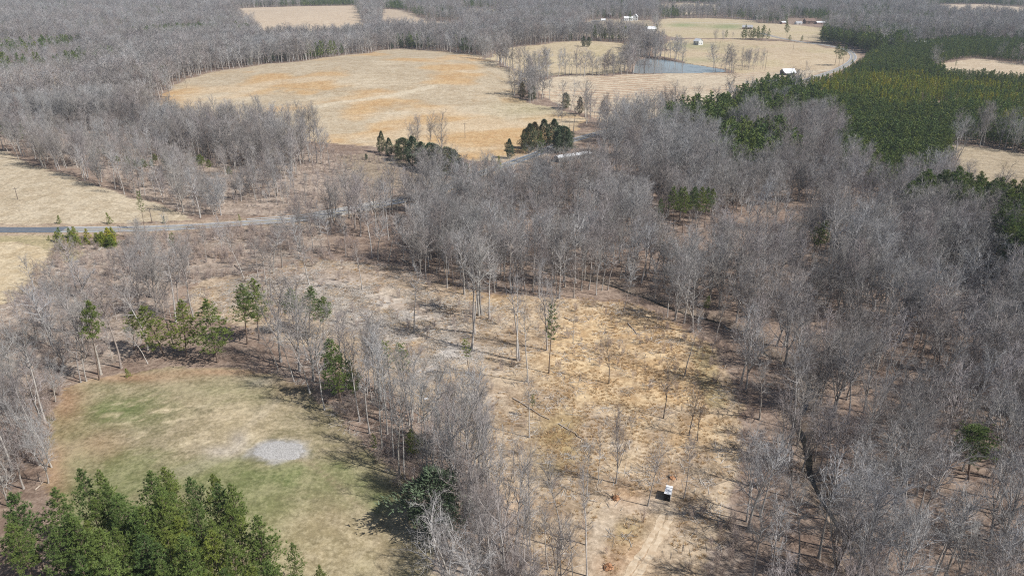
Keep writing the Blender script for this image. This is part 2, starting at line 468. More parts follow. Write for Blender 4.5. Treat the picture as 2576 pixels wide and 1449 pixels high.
# brushy old-field ground between the road and the golden field, and around the scrub
SCRUB = [P([(-100, 330), (60, 380), (300, 470), (480, 540), (700, 545), (900, 515), (1080, 470), (960, 400), (800, 380), (600, 350), (380, 340), (150, 330)]),
         P([(-100, 770), (100, 660), (160, 620), (320, 600), (700, 570), (800, 560), (820, 640), (600, 690), (450, 720), (300, 900), (120, 1000), (-100, 1100)]),
         P([(1050, 1230), (1260, 1230), (1300, 1400), (1700, 1440), (1860, 1260), (1880, 1560), (1060, 1560)])]
for s in SCRUB:
    k = inside(s, wx, wy)
    cA[k] = (0.245, 0.190, 0.148); cB[k] = (0.40, 0.325, 0.262)
for zi, zn in enumerate(zone_names):
    if zi == 0: continue
    k = inside(FW[zn], wx, wy)
    zone[k] = zi
    a, b = (np.array(q) for q in PAL[zn])
    if zn not in ('meadow', 'logged_clearing'):
        a, b = (0.95 * (q * 0.82 + 0.18 * q.mean()) for q in (a, b))
    cA[k] = a; cB[k] = b
def zk(n): return zone == zone_names.index(n)
def tint(k, colA, colB, w):
    w = w[:, None] if np.ndim(w) else w
    cA[k] = cA[k] * (1 - w) + np.array(colA) * w
    cB[k] = cB[k] * (1 - w) + np.array(colB) * w
k = zk('golden_field')      # orange broom-sedge towards the foot of the slope, bleached streaks above
w = ss(0.42, 0.62, n1[k] + 0.34 * np.exp(-((VX[k] - 1180) / 240) ** 2 - ((VY[k] - 325) / 50) ** 2) - 0.05)
tint(k, (0.44, 0.275, 0.13), (0.52, 0.36, 0.19), 0.9 * w)
w = ss(0.5, 0.72, fbm((X[k] + 0.6 * Y[k]) / 70, (Y[k] - 0.35 * X[k]) / 34, 81, 4))
tint(k, (0.48, 0.395, 0.275), (0.58, 0.49, 0.36), 0.6 * w)
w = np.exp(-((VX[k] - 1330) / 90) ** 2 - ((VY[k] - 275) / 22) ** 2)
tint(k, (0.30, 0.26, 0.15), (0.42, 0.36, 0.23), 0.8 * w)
for n_ in ('upper_pasture', 'house_pasture', 'drive_field'):
    k = zk(n_)
    w = ss(0.5, 0.68, n1[k]); tint(k, (0.40, 0.33, 0.19), (0.50, 0.42, 0.27), 0.7 * w)
k = zk('house_pasture')
w = np.exp(-((VX[k] - 1750) / 75) ** 2 - ((VY[k] - 116) / 8) ** 2) + 0.7 * np.exp(-((VX[k] - 1760) / 90) ** 2 - ((VY[k] - 152) / 8) ** 2)
tint(k, (0.25, 0.25, 0.14), (0.36, 0.34, 0.20), np.clip(w, 0, 1) * 0.85)
k = zk('drive_field')
w = np.exp(-((VX[k] - 1830) / 50) ** 2 - ((VY[k] - 68) / 7) ** 2) + np.exp(-((VX[k] - 1720) / 40) ** 2 - ((VY[k] - 64) / 5) ** 2)
tint(k, (0.17, 0.22, 0.09), (0.26, 0.30, 0.14), np.clip(w, 0, 1) * 0.8)
k = zk('stubble_field')     # crop rows
rows = 0.5 + 0.5 * np.sin((Y[k] * 0.97 + X[k] * 0.22) * 2 * math.pi / 13.0 + 3 * n2[k])
w = ss(0.45, 0.8, rows) * ss(0.35, 0.6, n1[k] + 0.2 * np.exp(-((VX[k] - 1480) / 130) ** 2 - ((VY[k] - 225) / 25) ** 2))
tint(k, (0.33, 0.21, 0.135), (0.44, 0.31, 0.21), 0.85 * w)
k = zk('mown_field')
rows = 0.5 + 0.5 * np.sin((Y[k] * 0.9 + X[k] * 0.42) * 2 * math.pi / 6.5 + 2 * n2[k])
tint(k, (0.40, 0.32, 0.21), (0.50, 0.41, 0.28), 0.5 * rows)
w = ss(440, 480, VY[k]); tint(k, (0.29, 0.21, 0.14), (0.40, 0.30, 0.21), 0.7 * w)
k = zk('stubble_strip')
w = ss(95, 130, VX[k]) * ss(640, 610, VY[k]); tint(k, (0.25, 0.24, 0.12), (0.36, 0.33, 0.2), w)
# the verge below the road, grassed
g = P([(-160, 590), (0, 590), (110, 592), (170, 615), (210, 640), (175, 655), (130, 640), (60, 612), (0, 604), (-160, 604)])
k = inside(g, wx, wy); cA[k] = (0.27, 0.235, 0.13); cB[k] = (0.40, 0.33, 0.20)
k = zk('meadow')            # thin winter grass: green patches, straw, bare clay at the edges
gw = ss(0.46, 0.60, n2[k] * 0.55 + n1[k] * 0.45)
tint(k, (0.165, 0.190, 0.072), (0.26, 0.27, 0.125), 0.75 * gw)
def blob(vx, vy, rx, ry, kk): return np.exp(-((VX[kk] - vx) / rx) ** 2 - ((VY[kk] - vy) / ry) ** 2)
w = np.clip(blob(300, 1030, 120, 45, k) + blob(820, 1200, 120, 50, k) * 0.9 + blob(560, 985, 120, 25, k) * 0.8 + blob(760, 1200, 160, 30, k) * 0.8 + blob(930, 1260, 80, 40, k), 0, 1)
tint(k, (0.140, 0.180, 0.062), (0.235, 0.255, 0.110), 0.85 * w)
w = np.clip(blob(540, 1030, 130, 38, k) + blob(610, 1090, 70, 45, k) + blob(560, 1130, 60, 30, k), 0, 1) * ss(0.42, 0.58, n3[k])
tint(k, (0.46, 0.38, 0.24), (0.60, 0.50, 0.33), 0.85 * w)
# straw flecks in drifting lines
w = ss(0.60, 0.70, fbm((X[k] + 0.5 * Y[k]) / 3.2, (Y[k] - 0.5 * X[k]) / 1.6, 95, 3)) * np.clip(blob(450, 1040, 260, 70, k) + blob(560, 1110, 160, 60, k), 0, 1)
tint(k, (0.52, 0.43, 0.27), (0.66, 0.56, 0.38), 0.9 * w)
w = ss(0.50, 0.64, n3[k]); tint(k, (0.33, 0.265, 0.165), (0.45, 0.365, 0.245), 0.35 * w)
w = np.clip(blob(900, 1400, 150, 70, k) + blob(800, 1320, 120, 50, k) + blob(780, 1449, 200, 80, k), 0, 1)
tint(k, (0.35, 0.28, 0.165), (0.48, 0.40, 0.26), 0.7 * w)
w = np.clip(blob(130, 1190, 40, 90, k) + blob(165, 1010, 48, 60, k) + blob(320, 950, 140, 12, k) + blob(560, 935, 140, 10, k) + blob(250, 1120, 60, 40, k) * 0.6, 0, 1)
tint(k, (0.32, 0.20, 0.12), (0.44, 0.30, 0.19), 0.95 * w)
w = np.clip(blob(560, 1135, 50, 16, k) + blob(655, 960, 40, 12, k) * 0.6 + blob(600, 1105, 22, 20, k), 0, 1)
tint(k, (0.42, 0.37, 0.31), (0.52, 0.47, 0.40), 0.8 * w)
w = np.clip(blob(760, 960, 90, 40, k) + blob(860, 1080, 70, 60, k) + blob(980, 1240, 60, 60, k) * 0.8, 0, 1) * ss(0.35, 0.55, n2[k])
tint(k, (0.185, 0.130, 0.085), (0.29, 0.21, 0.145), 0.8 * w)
k = zk('logged_clearing')   # broom-sedge over the open half, chipped slash on the other
w = np.clip(blob(1600, 900, 170, 110, k) + blob(1700, 1080, 130, 120, k) + blob(1470, 880, 120, 100, k) + blob(1560, 1000, 150, 110, k) + 0.8 * blob(1230, 745, 60, 18, k), 0, 1) * ss(0.22, 0.42, n2[k])
tint(k, (0.46, 0.31, 0.165), (0.60, 0.455, 0.275), 0.95 * w)
w = np.clip(blob(1420, 1080, 70, 50, k) + blob(1400, 1150, 60, 50, k) + blob(1560, 1330, 60, 60, k), 0, 1) * ss(0.3, 0.5, n3[k])
tint(k, (0.26, 0.185, 0.085), (0.40, 0.30, 0.15), 0.85 * w)
w = np.clip(blob(960, 800, 130, 50, k) + blob(1080, 900, 120, 70, k) + blob(1120, 960, 100, 60, k) + blob(800, 720, 150, 45, k) * 0.8, 0, 1) * ss(0.36, 0.56, n3[k])
tint(k, (0.36, 0.33, 0.30), (0.52, 0.49, 0.46), 0.85 * w)
w = ss(0.5, 0.66, fbm(X[k] / 5, Y[k] / 5, 97, 3)); tint(k, (0.20, 0.135, 0.085), (0.31, 0.225, 0.155), 0.5 * w)
w = np.clip(blob(1100, 690, 250, 26, k) + blob(700, 690, 160, 25, k), 0, 1)
tint(k, (0.25, 0.185, 0.14), (0.36, 0.28, 0.22), 0.7 * w)
k = dist_line(smooth_line(P([(1765, 880), (1780, 950), (1800, 1010)]), 3), X, Y) < 3.2
tint(k, (0.27, 0.215, 0.11), (0.38, 0.30, 0.17), 0.7)
def band(line, half, a, b, s=1.0):
    d = dist_line(line, X, Y, 40) + 1.6 * (n3 - 0.5) * 2
    kk = d < half * 1.5
    tint(kk, a, b, s * (1 - ss(half * 0.6, half * 1.5, d[kk])))
band(TRACK, 1.9, (0.42, 0.315, 0.205), (0.54, 0.43, 0.30), 0.85)
band(TRACK2, 2.2, (0.40, 0.32, 0.23), (0.51, 0.42, 0.32), 0.9)
for ln_ in ([(1139, 137), (1190, 160), (1240, 188), (1269, 203)], [(560, 215), (760, 225), (880, 232)]):
    band(smooth_line(P(ln_), 5), 1.6, (0.36, 0.27, 0.165), (0.44, 0.34, 0.22), 0.8)
band(smooth_line(P([(800, 268), (859, 258), (960, 245), (1030, 232), (1090, 218)]), 5), 5.0, (0.50, 0.42, 0.30), (0.60, 0.52, 0.39), 0.75)
band(smooth_line(P([(690, 1010), (640, 1060), (600, 1095), (560, 1140), (500, 1172), (440, 1190)]), 2), 1.8, (0.40, 0.34, 0.25), (0.51, 0.44, 0.33), 0.3)
band(smooth_line(P([(760, 1150), (860, 1230), (940, 1330), (970, 1449), (975, 1530)]), 2), 1.2, (0.33, 0.265, 0.165), (0.44, 0.36, 0.24), 0.6)
band(ROAD, 7.0, (0.34, 0.26, 0.18), (0.46, 0.36, 0.26), 0.8)
band(CREEK, 3.0, (0.16, 0.12, 0.085), (0.30, 0.25, 0.19), 0.6)
for (vx, vy, r) in [(1585, 1250, 5), (1690, 1205, 3), (1600, 1390, 4), (1190, 1330, 5), (1300, 1270, 4), (1530, 1425, 4), (560, 640, 6)]:
    x0, y0 = ground_at(vx, vy); dd = np.hypot(X - x0, Y - y0) / r + 0.5 * (n3 - 0.5)
    kk = dd < 2; tint(kk, (0.42, 0.23, 0.12), (0.52, 0.33, 0.20), 0.32 * np.exp(-dd[kk] ** 2))
x0, y0 = ground_at(704, 1133); dd = np.hypot((X - x0) / 6.6, (Y - y0) / 4.6) + 0.5 * (fbm(X / 2.5, Y / 2.5, 99, 2) - 0.5)
kk = dd < 1.35; tint(kk, (0.33, 0.31, 0.285), (0.46, 0.44, 0.41), 0.9 * (1 - ss(0.9, 1.3, dd[kk])))
val = 0.94 + 0.12 * fbm(X / 130, Y / 130, 91, 3)
val[zk('meadow')] *= 0.88
cA *= val[:, None]; cB *= val[:, None]

m, nt, b = new_mat("earth_and_grass", 0.95, 0.08)
def attr_node(nm):
    a = nt.nodes.new("ShaderNodeAttribute"); a.attribute_name = nm; return a
tc = nt.nodes.new("ShaderNodeTexCoord")
def nz(scale, detail, rough=0.6):
    n = nt.nodes.new("ShaderNodeTexNoise"); n.inputs["Scale"].default_value = scale
    n.inputs["Detail"].default_value = detail; n.inputs["Roughness"].default_value = rough
    nt.links.new(tc.outputs["Object"], n.inputs["Vector"]); return n
na, nb, nc = nz(0.16, 6.0), nz(1.1, 4.0, 0.7), nz(0.035, 4.0)
def mth(op, a, c):
    x = nt.nodes.new("ShaderNodeMath"); x.operation = op
    for i, q in enumerate((a, c)):
        if isinstance(q, (int, float)): x.inputs[i].default_value = q
        else: nt.links.new(q, x.inputs[i])
    return x.outputs[0]
s = mth('ADD', mth('MULTIPLY', na.outputs["Fac"], 0.45), mth('ADD', mth('MULTIPLY', nb.outputs["Fac"], 0.35), mth('MULTIPLY', nc.outputs["Fac"], 0.20)))
ramp = nt.nodes.new("ShaderNodeMapRange"); ramp.interpolation_type = 'SMOOTHSTEP'
ramp.inputs["From Min"].default_value = 0.42; ramp.inputs["From Max"].default_value = 0.58
nt.links.new(s, ramp.inputs["Value"])
mx = nt.nodes.new("ShaderNodeMix"); mx.data_type = 'RGBA'
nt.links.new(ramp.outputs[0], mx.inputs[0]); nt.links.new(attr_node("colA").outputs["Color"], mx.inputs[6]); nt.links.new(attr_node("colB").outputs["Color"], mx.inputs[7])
nd = nz(0.55, 5.0, 0.75)
mr = nt.nodes.new("ShaderNodeMapRange"); mr.inputs["From Min"].default_value = 0.32; mr.inputs["From Max"].default_value = 0.68
mr.inputs["To Min"].default_value = 0.70; mr.inputs["To Max"].default_value = 1.22
nt.links.new(nd.outputs["Fac"], mr.inputs["Value"])
m3 = nt.nodes.new("ShaderNodeMix"); m3.data_type = 'RGBA'; m3.blend_type = 'MULTIPLY'; m3.inputs[0].default_value = 1.0
nt.links.new(mx.outputs[2], m3.inputs[6]); nt.links.new(mr.outputs[0], m3.inputs[7])
nt.links.new(m3.outputs[2], b.inputs["Base Color"])
bp = nt.nodes.new("ShaderNodeBump"); bp.inputs["Strength"].default_value = 0.5; bp.inputs["Distance"].default_value = 0.25
nt.links.new(nb.outputs["Fac"], bp.inputs["Height"]); nt.links.new(bp.outputs[0], b.inputs["Normal"])
M_ground = m

W = len(gx)
ii = (np.arange(len(gy) - 1)[:, None] * W + np.arange(W - 1)[None, :]).ravel()
quads = np.stack([ii, ii + 1, ii + W + 1, ii + W], 1)
fz = zone[ii]
verts = np.stack([X, Y, Z], 1)
for zi, zn in enumerate(zone_names):
    q = quads[fz == zi]
    if len(q) == 0: continue
    used, inv = np.unique(q, return_inverse=True)
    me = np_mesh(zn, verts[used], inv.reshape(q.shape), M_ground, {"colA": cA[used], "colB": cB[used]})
    tag(link(zn, me), kind='structure')

# ----------------------------------------------------------------------------
# roads, water, gravel
# ----------------------------------------------------------------------------
def ribbon(name, line, half, mat, lift, off=0.0, kind='structure', parent=None, rng_=None, dash=None):
    t = np.gradient(line, axis=0); t /= np.linalg.norm(t, axis=1)[:, None] + 1e-9
    n = np.stack([-t[:, 1], t[:, 0]], 1)
    h = height_base(line[:, 0], line[:, 1])
    kk = np.ones(9) / 9
    hs = np.convolve(np.pad(h, 4, mode='edge'), kk, 'valid')
    L = line + n * (off - half); Rr = line + n * (off + half)
    v = np.vstack([np.column_stack([L, hs + lift]), np.column_stack([Rr, hs + lift])])
    m_ = len(line); i = np.arange(m_ - 1)
    if rng_ is not None: i = i[(i >= rng_[0]) & (i < rng_[1])]
    if dash: i = i[(i // dash) % 2 == 0]
    q = np.stack([i, i + 1, m_ + i + 1, m_ + i], 1)[:, ::-1]
    used, inv = np.unique(q, return_inverse=True)
    me = np_mesh(name, v[used], inv.reshape(q.shape), mat)
    return tag(link(name, me, parent), kind=kind)
M_asphalt = noise_mat("asphalt_worn", (0.245, 0.243, 0.240), (0.305, 0.302, 0.297), 0.6, 0.9, 0.2)
M_asphalt_new = noise_mat("asphalt_blue_grey", (0.12, 0.135, 0.158), (0.15, 0.167, 0.19), 0.6, 0.85, 0.25)
M_white = noise_mat("road_paint_white", (0.62, 0.62, 0.60), (0.75, 0.75, 0.73), 1.0)
M_yellow = noise_mat("road_paint_yellow", (0.55, 0.40, 0.09), (0.65, 0.48, 0.13), 1.0)
ribbon("road", ROAD, 3.8, M_asphalt, 0.14)
xs = ROAD[:, 0]; vxr, vyr, _ = project(ROAD[:, 0], ROAD[:, 1], 0 * xs)
new_end = int(np.argmax(vxr > 150))
ribbon("road_resurfaced", ROAD, 3.82, M_asphalt_new, 0.146, rng_=(0, new_end))
ns = int(np.argmax((vxr > 1290))), int(np.argmax((vxr > 1400)))
ribbon("road_resurfaced", ROAD, 3.82, M_asphalt_new, 0.146, rng_=ns)
for off in (-3.3, 3.3): ribbon("road_edge_line", ROAD, 0.14, M_white, 0.152, off, rng_=(new_end, len(ROAD)))
for off in (-0.16, 0.16): ribbon("road_centre_line", ROAD, 0.07, M_yellow, 0.152, off, rng_=(new_end, len(ROAD)))
M_gravel = noise_mat("pale_gravel", (0.28, 0.27, 0.255), (0.45, 0.435, 0.415), 3.0, bump=0.6)
M_drive = noise_mat("gravel_drive", (0.50, 0.47, 0.42), (0.64, 0.61, 0.56), 0.5)
M_rut = noise_mat("pale_rutted_earth", (0.46, 0.35, 0.235), (0.61, 0.50, 0.365), 0.8)
def rut(name, line, off, half, seed):
    t = np.gradient(line, axis=0); t /= np.linalg.norm(t, axis=1)[:, None]; n = np.stack([-t[:, 1], t[:, 0]], 1)
    u_ = np.arange(len(line)); o_ = off + 0.35 * (vnoise(u_ / 4.0, 0 * u_, seed) - 0.5)
    a = line + n * (o_ - half * (0.5 + vnoise(u_ / 1.3, 0 * u_, seed + 1)))[:, None]; b2 = line + n * (o_ + half * (0.5 + vnoise(u_ / 1.3, 0 * u_, seed + 2)))[:, None]
    v = np.vstack([np.column_stack([a, height(a[:, 0], a[:, 1]) + 0.035]), np.column_stack([b2, height(b2[:, 0], b2[:, 1]) + 0.035])])
    i = np.arange(len(line) - 1); m_ = len(line)
    tag(link(name, np_mesh(name, v, np.stack([i + 1, i, m_ + i, m_ + i + 1], 1), M_rut)), kind='structure')
for off in (-0.85, 0.85): rut("track", smooth_line(TRACK, 0.8), off, 0.65, int(50 + off * 10))
ribbon("driveway", DRIVE, 2.2, M_drive, 0.10)
ribbon("lane", LANE, 2.2, M_asphalt, 0.10)

# gravel turning pad: a low ragged mound of crushed stone
gxc, gyc = ground_at(700, 1133)
def pad(name, vx, vy, rx, ry, mat, h, seed):
    x0, y0 = ground_at(vx, vy)
    vs, fs = [], []
    N, K = 72, 9
    for j in range(K + 1):
        f = j / K
        for i in range(N):
            a = 2 * math.pi * i / N
            rr = f * (1 + 0.22 * (fbm(3 * math.cos(a) + 9, 3 * math.sin(a) + seed, seed, 3) - 0.5) * 2 + (0.09 * R0.uniform(-1, 1) if j == K else 0))
            x, y = x0 + rx * rr * math.cos(a), y0 + ry * rr * math.sin(a)
            vs.append((x, y, float(height(np.array(x), np.array(y))) + (h * (1 - f ** 3) + 0.03 * R0.random() if j < K else -0.05)))
    for j in range(K):
        for i in range(N):
            i2 = (i + 1) % N
            fs.append((j * N + i, (j + 1) * N + i, (j + 1) * N + i2, j * N + i2))
    me = np_mesh(name, np.array(vs), np.array(fs), mat)
    return tag(link(name, me), kind='structure')
pad("gravel_pad", 704, 1133, 6.2, 4.1, M_gravel, 0.06, 4)

# pond and creek
m, nt, b = new_mat("still_water", 0.06, 0.5)
b.inputs["Base Color"].default_value = (0.30, 0.33, 0.34, 1); b.inputs["IOR"].default_value = 2.0
n = nt.nodes.new("ShaderNodeTexNoise"); n.inputs["Scale"].default_value = 0.4; n.inputs["Detail"].default_value = 3
tcw = nt.nodes.new("ShaderNodeTexCoord"); nt.links.new(tcw.outputs["Object"], n.inputs["Vector"])
bpw = nt.nodes.new("ShaderNodeBump"); bpw.inputs["Strength"].default_value = 0.03
nt.links.new(n.outputs["Fac"], bpw.inputs["Height"]); nt.links.new(bpw.outputs[0], b.inputs["Normal"])
M_water = m
pc = POND.mean(0); pp = pc + (POND - pc) * 1.03
mb = MB(); mb.poly([(p[0], p[1], POND_Z - 0.15) for p in pp][::-1] if False else [(p[0], p[1], POND_Z - 0.15) for p in pp])
tag(link("pond", mb.mesh("pond", [M_water])), kind='structure')
t = np.gradient(CREEK, axis=0); t /= np.linalg.norm(t, axis=1)[:, None]
nrm = np.stack([-t[:, 1], t[:, 0]], 1); hw = 0.55 + 0.6 * vnoise(np.arange(len(CREEK)) / 3.0, 0 * CREEK[:, 0], 3)
zc = height_base(CREEK[:, 0], CREEK[:, 1]) - 1.3
v = np.vstack([np.column_stack([CREEK - nrm * hw[:, None], zc]), np.column_stack([CREEK + nrm * hw[:, None], zc])])
i = np.arange(len(CREEK) - 1)
m, nt, b = new_mat("creek_water", 0.12, 0.5); b.inputs["Base Color"].default_value = (0.03, 0.028, 0.022, 1)
tag(link("creek", np_mesh("creek", v, np.stack([i + 1, i, len(CREEK) + i, len(CREEK) + i + 1], 1), m)), kind='structure')

# ----------------------------------------------------------------------------
# plant prototypes
# ----------------------------------------------------------------------------
def norm(d):
    l = math.sqrt(d[0] ** 2 + d[1] ** 2 + d[2] ** 2) or 1.0
    return (d[0] / l, d[1] / l, d[2] / l)
def add(p, d, s): return (p[0] + d[0] * s, p[1] + d[1] * s, p[2] + d[2] * s)
def veer(d, ang, rnd):
    a = norm((rnd.gauss(0, 1), rnd.gauss(0, 1), rnd.gauss(0, 1)))
    dot = a[0] * d[0] + a[1] * d[1] + a[2] * d[2]
    a = norm((a[0] - dot * d[0], a[1] - dot * d[1], a[2] - dot * d[2]))
    c, s = math.cos(ang), math.sin(ang)
    return (d[0] * c + a[0] * s, d[1] * c + a[1] * s, d[2] * c + a[2] * s)
def grow(p, d, L, n, wob, up, rnd):
    pts = [p]
    for _ in range(n):
        d = norm((d[0] + rnd.gauss(0, wob), d[1] + rnd.gauss(0, wob), d[2] + rnd.gauss(0, wob) + up))
        p = add(p, d, L / n); pts.append(p)
    return pts
def along(pts, u):
    s = u * (len(pts) - 1); i = min(int(s), len(pts) - 2); f = s - i
    a, b_ = pts[i], pts[i + 1]
    d = norm((b_[0] - a[0], b_[1] - a[1], b_[2] - a[2]))
    return (a[0] + (b_[0] - a[0]) * f, a[1] + (b_[1] - a[1]) * f, a[2] + (b_[2] - a[2]) * f), d

def bare_tree(seed, Ht=25.0, c0=0.45, spread=0.22, counts=(13, 7, 6, 6), rad=0.0105, forks=0, lean=0.0, tw=0.020, elev=(30, 72), shape='oval', lod=0):
    """returns (trunk MB, crown MB) of a leafless tree"""
    rnd = random.Random(seed)
    T, Cr = MB(), MB()
    sides = 7 if lod == 0 else 4
    d0 = norm((rnd.gauss(0, 0.03) + lean, rnd.gauss(0, 0.03), 1))
    top = 0.94
    pts = grow((0, 0, -0.3), d0, Ht * top, 9, 0.045, 0.03, rnd)
    r0 = Ht * rad
    n = len(pts)
    rr = [r0 * (1.45 if i == 0 else 1.0) * max(0.06, (1 - (i / (n - 1)) * 0.96)) ** 0.8 for i in range(n)]
    T.tube(pts, rr, sides)
    limbs = []
    if forks:
        for k in range(forks):
            p, d = along(pts, c0 * rnd.uniform(0.75, 1.0))
            az = rnd.uniform(0, 6.28)
            dd = norm((math.cos(az) * 0.45, math.sin(az) * 0.45, 1))
            L = Ht * (1 - c0) * rnd.uniform(0.75, 1.0)
            lp = grow(p, dd, L, 7, 0.06, 0.05, rnd)
            T.tube(lp, [r0 * 0.55 * (1 - 0.9 * i / 7) for i in range(8)], max(4, sides - 2))
            for j in range(counts[0] // 2):
                limbs.append((lp, rnd.uniform(0.2, 1.0), 0.75))
    for j in range(counts[0]):
        limbs.append((pts, c0 + (0.985 - c0) * ((j + rnd.random() * 0.8) / counts[0]), 1.0))
    az = rnd.uniform(0, 6.28)
    for (host, u, sc) in limbs:
        p, d = along(host, min(u, 0.99))
        rel = min(1.0, max(0.0, (p[2] / Ht - c0) / (1 - c0)))
        az += 2.399 + rnd.gauss(0, 0.35)
        el = math.radians(elev[0] + (elev[1] - elev[0]) * rel + rnd.gauss(0, 8))
        if shape == 'oval': prof = 0.55 + 1.0 * rel - 1.05 * rel * rel
        elif shape == 'vase': prof = 0.75 + 0.5 * rel - 0.75 * rel ** 2
        else: prof = 1.05 - 0.65 * rel
        L = Ht * spread * prof * 1.5 * rnd.uniform(0.72, 1.15) * sc
        dd = (math.cos(az) * math.cos(el), math.sin(az) * math.cos(el), math.sin(el))
        lp = grow(p, dd, L, 5, 0.10, 0.07, rnd)
        lr = r0 * 0.42 * (1.05 - 0.5 * rel) * sc
        Cr.tube(lp, [lr * (1 - 0.17 * i) for i in range(6)], 5 if lod == 0 else 3)
        for s in range(counts[1]):
            us = 0.18 + 0.8 * (s + rnd.random()) / counts[1]
            p2, d2 = along(lp, us)
            dd2 = veer(d2, math.radians(rnd.uniform(28, 62)), rnd)
            dd2 = norm((dd2[0], dd2[1], dd2[2] + 0.18))
            L2 = L * 0.52 * (1.1 - 0.45 * us) * rnd.uniform(0.7, 1.25)
            sp = grow(p2, dd2, L2, 3, 0.14, 0.06, rnd)
            if lod == 0: Cr.tube(sp, [lr * 0.52, lr * 0.42, lr * 0.30, lr * 0.12], 3)
            else: Cr.spike(p2, norm((sp[-1][0] - p2[0], sp[-1][1] - p2[1], sp[-1][2] - p2[2])), L2, tw * 2.2, rnd)
            for q in range(counts[2]):
                uq = 0.15 + 0.85 * (q + rnd.random()) / counts[2]
                p3, d3 = along(sp, min(uq, 0.99))
                dd3 = veer(d3, math.radians(rnd.uniform(22, 60)), rnd)
                dd3 = norm((dd3[0], dd3[1], dd3[2] + 0.12))
                L3 = L2 * 0.55 * rnd.uniform(0.6, 1.25)
                Cr.spike(p3, dd3, L3, tw * 1.7, rnd)
                for w_ in range(counts[3]):
                    f = rnd.uniform(0.15, 0.95)
                    p4 = add(p3, dd3, L3 * f)
                    dd4 = veer(dd3, math.radians(rnd.uniform(18, 58)), rnd)
                    Cr.spike(p4, dd4, L3 * rnd.uniform(0.45, 0.85), tw, rnd)
    return T, Cr

def pine_tree(seed, Ht=22.0, c0=0.45, wid=0.16, nbr=46, tufts=13, per=10, nl=0.5, nw=0.13, shape='round', lod=0, lean=0.0):
    rnd = random.Random(seed)
    T, Cr = MB(), MB()
    pts = grow((0, 0, -0.3), norm((rnd.gauss(0, 0.02) + lean, rnd.gauss(0, 0.02), 1)), Ht * 0.97, 8, 0.02, 0.03, rnd)
    r0 = Ht * 0.0095
    T.tube(pts, [r0 * (1.3 if i == 0 else 1) * (1 - 0.94 * i / 8) for i in range(9)], 7 if lod == 0 else 4)
    az = rnd.uniform(0, 6.28)
    def tuft(p, d, k, s):
        for _ in range(k):
            v = norm((d[0] * 0.8 + rnd.gauss(0, 0.75), d[1] * 0.8 + rnd.gauss(0, 0.75), d[2] * 0.5 + 0.35 + rnd.gauss(0, 0.65)))
            Cr.spike(p, v, nl * s * rnd.uniform(0.7, 1.25), nw * s, rnd)
    if c0 > 0.3 and lod == 0:       # dead stubs under the crown
        for k in range(9):
            p, _ = along(pts, rnd.uniform(0.25, c0)); a = rnd.uniform(0, 6.28)
            Cr.spike(p, norm((math.cos(a), math.sin(a), 0.1)), rnd.uniform(0.5, 1.8), 0.06, rnd, mat=1)
    for j in range(nbr):
        rel = (j + rnd.random()) / nbr
        p, _ = along(pts, c0 + (0.985 - c0) * rel)
        az += 2.399 + rnd.gauss(0, 0.3)
        if shape == 'round': prof = (0.62 + 1.25 * rel - 1.72 * rel * rel)
        elif shape == 'spire': prof = 1.12 * (1 - rel) ** 0.62 * (0.5 + 0.5 * min(1, rel * 3.5))
        elif shape == 'flat': prof = 0.45 + 1.0 * rel - 0.95 * rel * rel
        else: prof = 1.0 - 0.9 * rel
        L = max(0.35, Ht * wid * prof * rnd.uniform(0.62, 1.2))
        el = math.radians(-8 + 55 * rel + rnd.gauss(0, 9))
        dd = (math.cos(az) * math.cos(el), math.sin(az) * math.cos(el), math.sin(el))
        bp_ = grow(p, dd, L, 4, 0.08, 0.10, rnd)
        if lod == 0: Cr.tube(bp_, [r0 * 0.26 * (1 - 0.2 * i) for i in range(5)], 3, mat=1)
        nt_ = max(3, int(tufts * min(1.3, L / (Ht * wid))))
        for q in range(nt_):
            u = 0.22 + 0.78 * math.sqrt((q + rnd.random()) / nt_)
            p2, d2 = along(bp_, min(u, 0.99))
            sd = L * 0.24 * (1.15 - u * 0.5)
            p2 = (p2[0] + rnd.gauss(0, sd), p2[1] + rnd.gauss(0, sd), p2[2] + rnd.gauss(0, sd * 0.42))
            tuft(p2, d2, per, rnd.uniform(0.8, 1.3))
    return T, Cr

def cedar_tree(seed, Ht=11.0, wid=0.34, n=4200, sl=0.5, sw=0.16, shape='cone'):
    rnd = random.Random(seed)
    T, Cr = MB(), MB()
    pts = grow((0, 0, -0.2), (0, 0, 1), Ht * 0.93, 6, 0.02, 0.02, rnd)
    T.tube(pts, [Ht * 0.016 * (1 - 0.9 * i / 6) for i in range(7)], 6)
    lob = [(rnd.uniform(0, 6.28), rnd.uniform(0.06, 0.95), rnd.uniform(0.12, 0.34)) for _ in range(26)]
    for _ in range(n):
        rel = rnd.random() ** 0.9
        a = rnd.uniform(0, 6.28)
        if shape == 'cone': pr = (1 - rel) ** 0.52 * (0.55 + 0.45 * min(1, rel * 5))
        else: pr = (1 - (2 * rel - 0.85) ** 2 / 1.4) ** 0.5 if (2 * rel - 0.85) ** 2 < 1.4 else 0.1
        bulge = 1.0
        for (la, lz, ls) in lob:
            da = abs((a - la + math.pi) % 6.2832 - math.pi)
            bulge += 0.42 * math.exp(-(da / 0.5) ** 2 - ((rel - lz) / 0.07) ** 2) - 0.02
        r = Ht * wid * pr * bulge * (0.45 + 0.6 * rnd.random() ** 0.5)
        p = (math.cos(a) * r, math.sin(a) * r, Ht * (0.05 + 0.93 * rel))
        d = norm((math.cos(a) * 0.55 + rnd.gauss(0, 0.4), math.sin(a) * 0.55 + rnd.gauss(0, 0.4), 0.75 + rnd.gauss(0, 0.35)))
        Cr.spike(p, d, sl * rnd.uniform(0.6, 1.3), sw, rnd)
    return T, Cr

